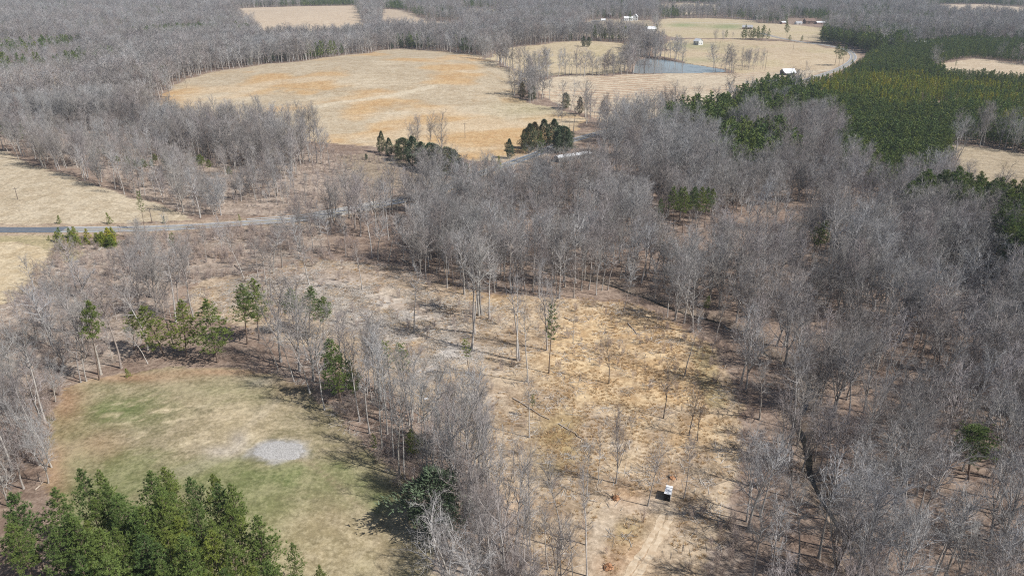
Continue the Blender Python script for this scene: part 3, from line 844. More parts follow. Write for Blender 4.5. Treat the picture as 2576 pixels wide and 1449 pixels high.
def shrub(seed, Ht=4.0, stems=9, tw=0.025, spread=0.35, per=26):
    rnd = random.Random(seed); Cr = MB()
    for s in range(stems):
        a = rnd.uniform(0, 6.28); r = rnd.uniform(0, 0.45)
        d = norm((math.cos(a) * spread * rnd.random(), math.sin(a) * spread * rnd.random(), 1))
        L = Ht * rnd.uniform(0.6, 1.05)
        pts = grow((math.cos(a) * r, math.sin(a) * r, -0.05), d, L, 4, 0.09, 0.02, rnd)
        Cr.tube(pts, [0.035 * Ht / 4 * (1 - 0.22 * i) for i in range(5)], 3)
        for k in range(per):
            p, dd = along(pts, 0.2 + 0.79 * rnd.random())
            v = veer(dd, math.radians(rnd.uniform(20, 60)), rnd)
            l = Ht * rnd.uniform(0.10, 0.28)
            Cr.spike(p, v, l, tw * 1.3, rnd)
            for _ in range(2):
                q = add(p, v, l * rnd.uniform(0.3, 0.9)); Cr.spike(q, veer(v, 0.6, rnd), l * 0.5, tw, rnd)
    return Cr

def join(T, Cr, cmap=None):
    m_ = MB(); m_.v = list(T.v) + list(Cr.v); o = len(T.v)
    m_.f = list(T.f) + [tuple(i + o for i in f) for f in Cr.f]
    m_.m = [0] * len(T.f) + [(1 + q) for q in Cr.m]
    return m_

PROTO = {}     # key -> dict(H, trunk mesh, crown mesh, whole mesh)
def register(key, Ht, T, Cr, tm, cms):
    PROTO[key] = dict(H=Ht, trunk=T.mesh(key + "_trunk", [tm], True), crown=Cr.mesh(key + "_crown", cms),
                      whole=join(T, Cr).mesh(key, [tm] + cms))
# slender forest-grown trees, broad-crowned trees, dark ones, sparse ones
for s in range(4):
    register("bare_slender_%d" % s, 26, *bare_tree(100 + s, 26, 0.48 + 0.04 * s, 0.20, (14, 7, 6, 4), 0.0115), M_bark_pale, [M_twig])
for s in range(3):
    register("bare_broad_%d" % s, 22, *bare_tree(200 + s, 22, 0.26, 0.25, (14, 7, 6, 4), 0.013, forks=2, shape='vase', elev=(38, 75)), M_bark_pale, [M_twig])
for s in range(2):
    register("bare_russet_%d" % s, 21, *bare_tree(300 + s, 21, 0.34, 0.21, (14, 7, 6, 4), 0.012, forks=1, shape='vase', elev=(40, 76)), M_bark_pale, [M_twig_red])
for s in range(2):
    register("bare_dark_%d" % s, 18, *bare_tree(400 + s, 18, 0.40, 0.24, (9, 5, 4, 4), 0.012, forks=1, shape='vase', elev=(30, 65)), M_bark_dark, [M_twig_dark])
for s in range(2):
    register("bare_sparse_%d" % s, 24, *bare_tree(500 + s, 24, 0.55, 0.13, (10, 6, 4, 4), 0.0095), M_bark_pale, [M_twig])
for s in range(4):
    register("far_bare_%d" % s, 22, *bare_tree(600 + s, 22, 0.32, 0.24, (11, 6, 4, 2), 0.014, tw=0.085, shape='vase', lod=1), M_bark_pale, [M_twig if s != 3 else M_twig_red])
for s in range(4):
    register("pine_tall_%d" % s, 23, *pine_tree(700 + s, 23, (0.42, 0.5, 0.36, 0.55)[s], 0.165, 54, 24, 14, 0.42, 0.095, shape='spire'), M_pine_bark, [M_needle, M_pine_bark])
for s in range(2):
    register("pine_open_%d" % s, 18, *pine_tree(750 + s, 18, 0.20, 0.22, 58, 22, 14, 0.42, 0.10, shape='spire'), M_pine_bark, [M_needle, M_pine_bark])
for s in range(2):
    register("pine_thin_%d" % s, 20, *pine_tree(770 + s, 20, 0.50, 0.13, 28, 10, 9, 0.5, 0.12, shape='flat'), M_pine_bark, [M_needle, M_pine_bark])
for s in range(3):
    register("pine_young_%d" % s, 9, *pine_tree(800 + s, 9, 0.08, 0.20, 44, 8, 9, 0.42, 0.13, shape='cone'), M_pine_bark, [M_needle_young, M_pine_bark])
for s in range(3):
    register("far_pine_%d" % s, 20, *pine_tree(850 + s, 20, 0.16, 0.19, 34, 8, 5, 0.95, 0.42, lod=1), M_pine_bark, [M_needle, M_pine_bark])
for s in range(2):
    register("far_young_pine_%d" % s, 9, *pine_tree(870 + s, 9, 0.06, 0.22, 26, 5, 5, 0.7, 0.32, shape='cone', lod=1), M_pine_bark, [M_needle_young, M_pine_bark])
for s in range(2):
    register("cedar_%d" % s, 11, *cedar_tree(900 + s), M_pine_bark, [M_cedar])
register("cedar_round_0", 9, *cedar_tree(910, 9, 0.36, 4200, shape='oval'), M_pine_bark, [M_cedar])
register("cedar_russet_0", 11, *cedar_tree(920, 11, 0.31, 3600), M_pine_bark, [M_cedar_brown])
for s in range(4):
    Cr = shrub(950 + s, 4.0, (9, 7, 12, 6)[s], spread=(0.3, 0.2, 0.5, 0.25)[s])
    PROTO["shrub_%d" % s] = dict(H=4.0, whole=Cr.mesh("shrub_%d" % s, [M_shrub]))
def stick_cluster(seed, n, L0, L1, w0, w1, flat=0.12):
    rnd = random.Random(seed); mb_ = MB()
    for _ in range(n):
        a = rnd.uniform(0, 6.28); L = rnd.uniform(L0, L1)
        d = norm((math.cos(a), math.sin(a), rnd.uniform(-0.02, flat)))
        p = (rnd.gauss(0, 0.9), rnd.gauss(0, 0.9), rnd.uniform(0.02, 0.22))
        pts = grow((p[0] - d[0] * L / 2, p[1] - d[1] * L / 2, max(0.02, p[2] - d[2] * L / 2)), d, L, 2, 0.06, 0, rnd)
        w_ = rnd.uniform(w0, w1)
        mb_.tube(pts, [w_, w_ * 0.8, w_ * 0.3], 3)
    return mb_
for s in range(3):
    PROTO["stick_%d" % s] = dict(H=1.0, whole=stick_cluster(970 + s, 11, 0.8, 3.4, 0.022, 0.06).mesh("stick_%d" % s, [M_stick]))
def tussock(seed, n=34, h=0.55):
    rnd = random.Random(seed); mb_ = MB()
    for _ in range(n):
        a = rnd.uniform(0, 6.28); r = rnd.uniform(0, 0.3)
        mb_.spike((math.cos(a) * r, math.sin(a) * r, -0.03), norm((math.cos(a) * 0.55 + rnd.gauss(0, 0.3), math.sin(a) * 0.55 + rnd.gauss(0, 0.3), 0.9)), h * rnd.uniform(0.6, 1.2), 0.07, rnd)
    return mb_
for s in range(3):
    PROTO["tussock_%d" % s] = dict(H=0.55, whole=tussock(980 + s).mesh("tussock_%d" % s, [M_grass]))

# ----------------------------------------------------------------------------
# scattering: stuff objects (geometry nodes) and individual things
# ----------------------------------------------------------------------------
def make_stuff(name, keys, pts, scl, rotz, tilt, idx, label, cat):
    col = bpy.data.collections.new(name + "_kinds")
    for i_, k_ in enumerate(keys):
        o = bpy.data.objects.new("%02d_%s" % (i_, k_), PROTO[k_]['whole']); col.objects.link(o)
    n_ = len(pts)
    me = bpy.data.meshes.new(name)
    me.vertices.add(n_); me.vertices.foreach_set("co", np.ascontiguousarray(pts, dtype=np.float32).ravel())
    at = me.attributes.new("scl", 'FLOAT_VECTOR', 'POINT'); at.data.foreach_set("vector", np.ascontiguousarray(scl, dtype=np.float32).ravel())
    rot = np.column_stack([tilt, rotz]).astype(np.float32)
    at = me.attributes.new("rot", 'FLOAT_VECTOR', 'POINT'); at.data.foreach_set("vector", np.ascontiguousarray(rot).ravel())
    at = me.attributes.new("pick", 'INT', 'POINT'); at.data.foreach_set("value", np.ascontiguousarray(idx, dtype=np.int32))
    o = link(name, me); tag(o, label, cat, kind='stuff')
    ng = bpy.data.node_groups.new(name, 'GeometryNodeTree')
    ng.interface.new_socket("Geometry", in_out='INPUT', socket_type='NodeSocketGeometry')
    ng.interface.new_socket("Geometry", in_out='OUTPUT', socket_type='NodeSocketGeometry')
    N = ng.nodes
    gi, go = N.new("NodeGroupInput"), N.new("NodeGroupOutput")
    ci = N.new("GeometryNodeCollectionInfo"); ci.inputs["Collection"].default_value = col
    ci.inputs["Separate Children"].default_value = True; ci.inputs["Reset Children"].default_value = True
    ip = N.new("GeometryNodeInstanceOnPoints"); ip.inputs["Pick Instance"].default_value = True
    def na_(nm, ty):
        q = N.new("GeometryNodeInputNamedAttribute"); q.data_type = ty; q.inputs["Name"].default_value = nm
        return [s_ for s_ in q.outputs if s_.enabled and s_.name == "Attribute"][0]
    e2r = N.new("FunctionNodeEulerToRotation")
    ng.links.new(na_("rot", 'FLOAT_VECTOR'), e2r.inputs[0]); ng.links.new(e2r.outputs[0], ip.inputs["Rotation"])
    ng.links.new(na_("scl", 'FLOAT_VECTOR'), ip.inputs["Scale"]); ng.links.new(na_("pick", 'INT'), ip.inputs["Instance Index"])
    ng.links.new(gi.outputs[0], ip.inputs["Points"]); ng.links.new(ci.outputs[0], ip.inputs["Instance"])
    ng.links.new(ip.outputs[0], go.inputs[0])
    o.modifiers.new("scatter", 'NODES').node_group = ng
    return o

def place_tree(name, key, x, y, z, sc, sxy, rotz, lean, label, cat, group):
    root = bpy.data.objects.new(name, None); C.objects.link(root)
    root.empty_display_size = 0.5
    root.location = (x, y, z); root.scale = (sc * sxy, sc * sxy, sc)
    root.rotation_mode = 'XYZ'; root.rotation_euler = (lean[0], lean[1], rotz)
    tag(root, label, cat, group)
    link("trunk", PROTO[key]['trunk'], root); link("crown", PROTO[key]['crown'], root)
    return root

def hand(vx, vy, hpx, dxpx=0.0):
    """ground point at a trunk foot, the height in metres that spans hpx on the photograph, and the lean"""
    x, y = (float(q) for q in ground_at(vx, vy))
    z = float(height(np.array(x), np.array(y)))
    lo, hi = 0.5, 80.0
    for _ in range(40):
        mid = (lo + hi) / 2
        _, py, _ = project(x, y, z + mid)
        if vy - py < hpx: lo = mid
        else: hi = mid
    h = (lo + hi) / 2
    px, _, dep = project(x, y, z + h)
    lean_m = (vx + dxpx - px) * dep / FV if dxpx is not None else 0.0     # sideways offset of the tip in metres
    return x, y, z, h, math.atan2(lean_m, h)

TAKEN, PINES_AT = [], []
IND = {'bare': 0, 'pine': 0, 'cedar': 0}
S4 = ["bare_slender_0", "bare_slender_1", "bare_slender_2", "bare_slender_3"]
BR = ["bare_broad_0", "bare_broad_1", "bare_broad_2"]
RU = ["bare_russet_0", "bare_russet_1"]; DK = ["bare_dark_0", "bare_dark_1"]; SPA = ["bare_sparse_0", "bare_sparse_1"]
PT = ["pine_tall_0", "pine_tall_1", "pine_tall_2", "pine_tall_3"]; PO = ["pine_open_0", "pine_open_1"]
PTH = ["pine_thin_0", "pine_thin_1"]; PY = ["pine_young_0", "pine_young_1", "pine_young_2"]
CE = ["cedar_0", "cedar_1"]

ADJ = {'slender': 'slender', 'sparse': 'thin sparse-topped', 'broad': 'broad-crowned', 'russet': 'russet-twigged', 'dark': 'dark-trunked'}
def put(fam, keys, entries, label, group, name, cat, sxy=1.0):
    for e in entries:
        vx, vy, hp = e[:3]
        dx = e[3] if len(e) > 3 else None
        x, y, z, h, ln = hand(vx, vy, hp, dx)
        key = R0.choice(keys)
        lean = (R0.gauss(0, 0.015), (ln if dx is not None else R0.gauss(0, 0.02)))
        lb = e[4] if len(e) > 4 and e[4] else (ADJ[key.split('_')[1]] + ' ' + label if fam == 'bare' and group else label)
        w_ = e[5] if len(e) > 5 else sxy
        place_tree(name, key, x, y, z, h / PROTO[key]['H'], w_ * R0.uniform(0.9, 1.12), R0.uniform(0, 6.28), lean, lb, cat, None if (len(e) > 4 and e[4]) else group)
        TAKEN.append((x, y)); IND[fam] += 1
        if fam != 'bare' and h > 7: PINES_AT.append((x, y, h))

# -- bare trees one can point to -------------------------------------------------
put('bare', S4, [(1187, 878, 252, 6, "tall straight grey tree with a forked pale base, foremost of the clump in the clearing", 0.9),
                 (1194, 839, 225), (1205, 794, 190), (1231, 803, 165, 14), (1168, 741, 150), (1211, 792, 180)],
    "bare tree of the tight clump standing in the logged clearing", "clump of bare trees in the logged clearing", "bare_tree", "tree", 1.15)
put('bare', SPA, [(1041, 838, 170, 0, "lone thin branchless tree standing amid pale slash"), (1307, 906, 225, 0, "very tall thin trunk, one of a close pair in the clearing"),
                  (1302, 908, 215, -2, "slim trunk touching its taller twin in the clearing"), (1327, 961, 205, 8, "thin pale tree with high sparse crown at the edge of the golden grass"),
                  (1442, 864, 70, 3, "short thin sapling tree near the dark brushy ditch in golden grass"), (1332, 1100, 150, 3, "single slim pale tree above the straw-coloured weeds"),
                  (911, 729, 125, 3, "slim pale tree standing alone on the brown slash slope")], "thin bare tree", None, "bare_tree", "tree")
put('bare', BR, [(1376, 881, 215, 4, "wide spreading bare tree beside the slim pair in the clearing", 0.62), (1549, 1215, 185, 18, "fan-crowned bare tree with white base near the white-roofed hut", 0.62),
                 (213, 746, 95, -10, "broad pale round-crowned tree among brush by the field edge", 1.25), (1207, 148, 58, 0, "broad grey tree at the corner where two pastures meet", 0.95),
                 (428, 245, 66, 0, "broad dark-limbed tree at the tip of the golden field", 0.95), (1656, 163, 74, 0, "large grey tree leaning over the pond bank", 0.8)],
    "broad bare tree", None, "bare_tree", "tree")
put('bare', S4, [(1125, 724, 130), (1072, 701, 138, 2), (1059, 683, 110), (937, 649, 140, -14), (951, 654, 120, 4), (977, 658, 115, 14), (1016, 654, 100), (1312, 689, 150, 3),
                 (1462, 731, 120, -4), (1481, 729, 125, 12), (1569, 783, 105, 20), (1679, 797, 120, -6), (1500, 742, 110), (1400, 742, 120), (1340, 735, 130)],
    "bare tree on the clearing's far edge in front of the creek", "bare trees along the far edge of the logged clearing", "bare_tree", "tree")
put('bare', S4, [(688, 688, 138, -6, "white-barked straight tree, one of two at the clearing's corner below the bridge"), (710, 673, 112, -2), (752, 651, 98, -6), (682, 749, 120, -28, "pale tree with a wide leaning crown on the slash slope"),
                 (670, 715, 100, -16), (778, 716, 135, -6), (767, 633, 110), (788, 633, 90), (649, 700, 96, -10), (830, 640, 95), (870, 648, 100), (730, 640, 100)],
    "pale-trunked tree between the road and the logged clearing", "pale trees below the road", "bare_tree", "tree")
put('bare', S4, [(458, 716, 112, -88, "long pale tree leaning far over the brush"), (613, 699, 128, -50, "pale tree with a bowed leaning trunk below the road"), (395, 721, 80, -42, "half-fallen leaning tree among brush")],
    "leaning tree", None, "bare_tree", "tree", 0.75)
put('bare', S4 + RU, [(348, 743, 110, -14), (137, 879, 140, -42), (100, 879, 145, -40), (218, 959, 160, -30), (203, 962, 150, -44), (293, 803, 72, -32), (247, 788, 66, -12), (282, 901, 96, -18),
                      (372, 915, 100, -10), (120, 820, 110, -20), (60, 840, 110, -18), (330, 830, 90, -10), (175, 900, 120, -20), (430, 800, 70, -6), (365, 650, 70), (330, 690, 80), (290, 700, 70), (480, 640, 70), (520, 660, 80), (560, 640, 90)],
    "bare tree in the brushy wood between the yellow stubble and the meadow", "bare trees of the brushy wood by the meadow", "bare_tree", "tree", 0.85)
put('bare', DK, [(1669, 1052, 148, 10, "dark-trunked tree standing in tawny grass beside the faint path"), (1734, 1095, 135, 16, "dark tree with long upright fork at the edge of the tawny grass"),
                 (1754, 1108, 108, 34, "dark tree forked low like a wishbone at the edge of the tawny grass"), (1532, 965, 130, 10, "small dark crooked tree amid golden grass"),
                 (470, 222, 35, 0, "small dark tree standing alone on the golden field"), (1399, 1432, 135, 40, "dark winding tree in the brush near the two-rut track"),
                 (88, 712, 62, -26, "dark leafless tree on the edge of the yellow stubble")], "dark tree", None, "bare_tree", "tree", 0.7)
put('bare', SPA + S4, [(1720, 1255, 150, 20, "pale slim tree just beyond the white-roofed hut"), (1722, 946, 170, 15, "tall pale tree at the golden grass edge facing the creek wood"), (1629, 1272, 158, 22, "pale tree beside the white-roofed hut, with a long thin shadow"),
                       (1506, 1215, 140, 4, "slim pale tree next to the fan-crowned one"), (1476, 1248, 122, 16, "slanting slim pale tree near the fan-crowned one"), (1797, 866, 140, 26, "leaning tree where the grass path meets the creek wood"),
                       (1839, 922, 130, 14, "slender tree behind the grass path at the wood's edge")], "pale tree", None, "bare_tree", "tree", 0.8)
put('bare', S4 + SPA, [(1147, 1275, 205, 6, "tall twin-stemmed grey tree with a wide upright crown beside the dark cedar"), (1152, 1276, 180, 8), (1294, 1415, 250, 2, "tall fan-crowned tree standing on orange soil beside the strip of brush"),
                       (1256, 1312, 180, -40, "pale tree with a crooked bent trunk in the strip of brush"), (1476, 1448, 190, 20), (1379, 1432, 170, 32), (1342, 1448, 140, 10), (1326, 1408, 150, 12), (1192, 1470, 210, 6), (1175, 1500, 200, 4),
                       (1230, 1460, 230, -10), (1262, 1440, 210, -5), (1006, 1198, 225, -32), (1019, 1205, 200, -12), (1112, 1205, 160, -20), (1051, 1062, 150, -2), (990, 1150, 190, -14), (1080, 1150, 170, 0), (1135, 1180, 160, 6),
                       (1170, 1300, 170, 10), (1210, 1340, 160, 0), (817, 1032, 165, -14), (850, 1000, 150, -5), (905, 1060, 190, -12), (930, 1090, 180, -8), (960, 1130, 190, -10), (880, 960, 120, 0), (780, 990, 160, -14), (740, 960, 150, -8), (700, 930, 120, -6),
                       (960, 1010, 160, 0), (1000, 1050, 150, 6), (1100, 1080, 130, 0), (1172, 1400, 200, 0), (1168, 1440, 190, -4), (1200, 1230, 150, 4), (1060, 1240, 160, -8)],
    "bare grey tree in the strip of wood between meadow and clearing", "bare trees of the strip beside the meadow", "bare_tree", "tree", 0.85)
strip_more = []
for i_ in range(40):
    f_ = (i_ + R0.random()) / 40; px_, py_ = 840 + 400 * f_, 1010 + 295 * f_ ** 1.1
    strip_more.append((px_ + R0.uniform(5, 120), py_ + R0.uniform(-55, 20), R0.uniform(130, 215), R0.uniform(-20, 14)))
strip_more += [(R0.uniform(1200, 1480), R0.uniform(1370, 1520), R0.uniform(150, 230), R0.uniform(-8, 30)) for _ in range(12)]
put('bare', S4 + SPA, strip_more, "bare grey tree in the strip of wood between meadow and clearing", "bare trees of the strip beside the meadow", "bare_tree", "tree", 0.7)
put('bare', BR + RU, [(40, 1090, 190, -30), (100, 1170, 160, -18), (60, 1150, 200, -26), (122, 1215, 150, -16), (110, 1130, 180, -10), (20, 1200, 180, -30), (75, 1040, 150, -20), (140, 1010, 110, -10), (10, 1000, 150, -30), (-30, 1120, 200, -30), (130, 1175, 130, -20), (30, 980, 110, -20)],
    "pale bare tree at the meadow's clay edge opposite the gravel pad", "bare trees at the meadow's clay edge", "bare_tree", "tree", 0.85)
put('bare', S4 + SPA, [(1276, 170, 42), (1290, 172, 36), (1306, 175, 52), (1300, 173, 44)], "bare tree of the small row between golden field and upper pasture", "row of trees between two pastures", "bare_tree", "tree", 1.1)
put('bare', BR, [(1800, 108, 33), (1818, 108, 30)], "round bare tree in the pasture beside the small white house", "pair of trees by the small white house", "bare_tree", "tree", 0.8)
put('bare', S4 + RU, [(R0.uniform(1852, 1922), R0.uniform(164, 178), R0.uniform(34, 48)) for _ in range(18)],
    "bare tree of the copse in the pasture above the open barn", "copse in the barn pasture", "bare_tree", "tree", 0.9)
put('bare', S4 + RU, [(1600, 181, 45), (1606, 187, 40), (1619, 187.5, 36), (1632, 188, 42), (1646, 187, 34), (1590, 186, 46), (1578, 188, 48), (1664, 187, 26)], "bare tree on the dam in front of the pond's wooded end", "trees on the pond dam", "bare_tree", "tree", 1.1)
put('bare', BR, [(2030, 178, 24, 0, "small vase-shaped tree alone beyond the open barn")], "tree", None, "bare_tree", "tree", 0.6)
# three trunks lying across the foreground corner of the big wood, in plain sight
put('bare', DK + S4, [(1912, 1300, 190, 34), (2005, 1440, 200, 60), (1890, 1470, 210, 30), (1925, 1500, 220, 30), (2080, 1510, 240, 50), (2160, 1540, 240, 50), (1960, 1360, 150, 30), (1985, 1250, 190, 40), (2060, 1180, 150, 34), (1905, 1225, 140, 30)],
    "tree at the wood's edge across the bare leaf-strewn slope from the hut", "trees at the edge of the big wood by the hut", "bare_tree", "tree", 0.95)

# -- pines one can point to --------------------------------------------------------
put('pine', ["pine_tall_3"], [(250, 956, 210, -40, "tall pine with a long bare trunk and small tuft, on the meadow's far edge")], "pine", None, "pine_tree", "tree", 0.7)
put('pine', PO, [(413, 895, 140, -6, "full green pine, first of a close pair above the meadow"), (470, 900, 146, -14, "full green pine, second of a close pair above the meadow, beside a dense one"), (548, 912, 160, -12, "dense pine leaning a little, next to the close pair above the meadow")], "pine", None, "pine_tree", "tree", 1.3)
put('pine', PT, [(623, 866, 160, -16, "narrow pine beside a taller full-crowned pine behind the meadow"), (653, 856, 158, -16, "tall full-crowned pine of the pair behind the meadow"), (742, 840, 126, -10, "round-topped pine standing apart on the slash"),
                 (777, 838, 120, 8, "slim pine, the thinner of two joined on the slash"), (813, 855, 116, -4, "bright green pine joined to a slim one on the slash"), (337, 880, 100, -14, "thin small-crowned pine in the brushy wood")], "pine", None, "pine_tree", "tree", 1.4)
put('pine', PTH, [(437, 656, 76, -8, "loose olive pine on the slope below the road"), (365, 582, 102, -12, "tall straggly pine standing by itself at the roadside"), (1381, 939, 172, 30, "leaning thin-stemmed pine with a wispy tuft in the golden grass"),
                  (1180, 940, 110, 26, "leaning spindly pine beside the big clump in the clearing"), (1340, 1050, 62, 8, "short wispy pine in the straw-coloured weeds"), (2400, 183, 34, 6, "ragged half-dead pine against the small field in the plantation")], "pine", None, "pine_tree", "tree", 0.9)
put('pine', PO + PTH, [(858, 1008, 170, -4), (893, 1000, 96, -6), (985, 990, 140, -10), (1022, 1000, 148, -6), (855, 1040, 120, 0), (945, 1165, 78, -4), (1045, 1150, 80, 0)],
    "green pine among the bare trees of the strip beside the meadow", "pines in the strip beside the meadow", "pine_tree", "tree", 1.15)
put('pine', PY, [(149, 562, 24, 0, "small round pine on the bank above the blue-grey road"), (279, 564, 30, 0, "small ragged pine on the road bank near the straggly tall one"), (413, 562, 18, 0, "tiny yellowish pine at the tip of the roadside field"),
                 (122, 604, 14, 0, "tiny pine apart from the young pine thicket by the road"), (325, 947, 26, 0, "low yellow-green pine on the meadow's brown edge"), (605, 556, 18, 0, "little pine on the road bank below the scrub"), (1256, 427, 36, 0, "round little pine at the roadside by the cedars")],
    "small pine", None, "pine_tree", "tree", 1.3)
put('pine', PY, [(R0.uniform(140, 292), 612 + R0.uniform(-14, 18) - 10 * abs((i_ / 44) - 0.4), R0.uniform(18, 32)) for i_ in range(44)],
    "young pine in the dense green thicket beside the road", "young pine thicket beside the road", "pine_tree", "tree", 2.1)
put('pine', PT, [(1694, 582, 118), (1716, 592, 128), (1733, 575, 108), (1752, 588, 122), (1772, 572, 106), (1788, 566, 96), (1742, 560, 96), (1708, 562, 96), (1657, 562, 66)],
    "dark pine of the tall cluster rising from the grey wood", "pine cluster in the grey wood", "pine_tree", "tree", 0.95)
put('pine', PT, [(2042, 655, 108, 0, "lone ragged pine rising from the middle of the grey wood", 1.3), (2436, 1205, 150, -8, "single bright green round pine deep in the grey wood", 1.9), (1770, 800, 60, 0, "low yellowish pine at the creek's edge"),
                 (2255, 738, 40, 0, "small dark pine sunk in the grey wood"), (2360, 430, 92, 0, "spreading dark pine on the corner of the mown field", 1.4), (2385, 425, 80, 0, "dark pine on the mown field's corner, shorter of two", 1.2)], "pine", None, "pine_tree", "tree", 0.9)
put('pine', PT, [(1980, 103, 53, 0, "tall narrow pine at the end of the hedge above the pasture"), (1622, 100, 42, 0, "dark pine in front of the white-roofed barn"), (1612, 143, 40, 0, "dark pine on the pond's wooded bank"), (1863, 50, 26, 0, "dark pine at the lane through the far trees"),
                 (1359, 413, 86, 0, "pine with two dark stems between the road and the long trailer home"), (570, 372 + 80, 0.1, 0, "x") if False else (1585, 62, 34, 0, "dark evergreen against the white farmhouse")], "pine", None, "pine_tree", "tree", 0.9)
put('pine', PO, [(1987, 106, 19, 0, "small round pine beside the tall narrow one at the pasture edge"), (2014, 108, 20, 0, "small round pine, farther of two along the pasture edge")], "pine", None, "pine_tree", "tree", 1.2)
put('pine', PT, [(2100, 165, 56), (2110, 166, 50), (2120, 164, 54)], "pine of the clump inside the road's bend", "pines inside the road bend", "pine_tree", "tree", 1.1)
put('pine', PT, [(420, 432, 48), (345, 440, 42), (370, 446, 48), (325, 430, 38), (300, 424, 34), (265, 405, 34), (250, 400, 30), (385, 440, 40), (515, 440, 54), (505, 432, 42), (530, 445, 46), (430, 378, 26), (395, 425, 40), (580, 452, 34)],
    "green pine in the grey scrub between the pale field and the golden field", "pines in the grey scrub", "pine_tree", "tree", 1.3)
put('pine', PO, [(12, 345, 44), (35, 348, 42), (62, 350, 46), (95, 340, 36), (55, 358, 40), (5, 330, 38), (120, 370, 26), (145, 380, 36), (185, 350, 32)],
    "pine in the young growth above the pale roadside field", "pines above the roadside field", "pine_tree", "tree", 1.0)
# grove in the corner of the meadow
grove = []
for (tx, ty) in [(40, 1225), (30, 1290), (130, 1235), (150, 1290), (205, 1180), (250, 1195), (265, 1225), (240, 1260), (195, 1290), (300, 1250), (370, 1195), (405, 1185), (430, 1215), (480, 1205), (345, 1265), (390, 1260),
                 (440, 1265), (540, 1200), (575, 1225), (490, 1260), (225, 1330), (290, 1330), (350, 1335), (410, 1330), (470, 1330), (530, 1310), (595, 1285), (640, 1290), (580, 1350), (640, 1345), (660, 1400), (260, 1400),
                 (330, 1405), (400, 1400), (200, 1390), (470, 1410), (560, 1420), (620, 1430), (140, 1460), (70, 1440), (270, 1460)]:
    for _q in range(1 if R0.random() < 0.6 else 2):
     if _q: tx, ty = tx + R0.uniform(-35, 35), ty + R0.uniform(15, 45)
    # find the foot whose 22 m tree tops out at (tx, ty)
     h_ = R0.uniform(16, 24)
     rx, ry, rz = ray(tx, ty); tt = (CAM_H - (2.5 + h_)) / (-rz)
     grove.append((float(rx * tt), float(ry * tt), h_))
GY0 = sorted(q[1] for q in grove)[-17]
for (x, y, h_) in grove:
    z = float(height(np.array(x), np.array(y))); key = R0.choice(PT[:3] + PO[:1])
    place_tree("pine_tree", key, x, y, z, h_ / PROTO[key]['H'], R0.uniform(0.8, 1.05), R0.uniform(0, 6.28), (R0.gauss(0, .02), R0.gauss(0, .02)),
               "tall pine on the meadow side of the dark green corner grove" if y > GY0 else "tall pine inside the dark green corner grove, behind its meadow side", "tree", "pine grove, meadow side" if y > GY0 else "pine grove, inside")
    TAKEN.append((x, y)); IND['pine'] += 1
put('pine', PO, [(752, 1475, 108, -4, "small pine standing apart from the grove at its open side"), (812, 1500, 92, -4, "low pine next to the pale bushes apart from the grove")], "pine", None, "pine_tree", "tree", 0.8)

# -- cedars ---------------------------------------------------------------------------
put('cedar', ["cedar_round_0"], [(1095, 1330, 142, -10, "big dark cedar casting a broad shadow on the meadow", 1.4)], "cedar", None, "cedar_tree", "tree", 0.7)
put('cedar', CE, [(959, 385, 55, 0, "dark pointed cedar set apart from the cedar row"), (1335, 206, 36, 0, "narrow dark cedar in the hedge between golden field and stubble"), (922, 403, 16, 0, "tiny round cedar alone in the brown opening"), (1282, 399, 50, 0, "brownish cedar between the golden field and the road"),
                  (962, 478, 18, 0, "small cedar tuft in the brown scrub near the road")], "cedar", None, "cedar_tree", "tree", 1.0)
put('cedar', CE + ["cedar_russet_0", "cedar_round_0"], [(1016, 405, 58), (1039, 418, 76), (1060, 425, 68), (1085, 430, 70), (1105, 434, 66), (1125, 438, 68), (1142, 432, 55), (1000, 395, 40), (1070, 436, 50), (980, 392, 45), (1155, 442, 44), (1172, 446, 36)],
    "dark cedar in the dense row above the road", "cedar row above the road", "cedar_tree", "tree", 1.25)
put('cedar', CE + ["cedar_russet_0", "cedar_russet_0", "cedar_round_0"], [(1330, 385, 74), (1345, 375, 68), (1369, 368, 68), (1392, 366, 66), (1416, 384, 66), (1405, 378, 62), (1430, 380, 50), (1320, 375, 50)],
    "cedar in the russet and green cluster beside the trailer home", "cedar cluster beside the trailer home", "cedar_tree", "tree", 1.3)
put('cedar', ["cedar_round_0"], [(1339, 253, 37, 0, "wide dark round cedar at the field corner hedge"), (1422, 274, 40, 0, "round dark cedar farther along the field hedge")], "cedar", None, "cedar_tree", "tree", 1.0)
put('cedar', ["cedar_russet_0"], [(1314, 248, 42, 0, "rusty brown cedar next to the wide dark one"), (1459, 288, 44, 0, "rusty cedar tangled with grey twigs at the hedge end"), (1517, 284, 32, 0, "reddish cedar at the wood's edge below the stubble field")], "cedar", None, "cedar_tree", "tree", 1.1)
put('cedar', CE, [(1468, 118, 27), (1480, 118, 25)], "dark cedar of the twin pair in the upper pasture", "twin cedars in the upper pasture", "cedar_tree", "tree", 1.1)
put('cedar', CE, [(632, 163, 26), (690, 156, 22), (705, 155, 20), (720, 153, 22), (670, 160, 16), (765, 150, 14), (1010, 121, 22), (1030, 121, 26), (1045, 122, 24), (985, 124, 18), (1060, 122, 20), (1275, 115, 20), (1435, 104, 22)],
    "small dark cedar at the foot of the wood behind the golden field", "cedars along the back of the golden field", "cedar_tree", "tree", 1.2)

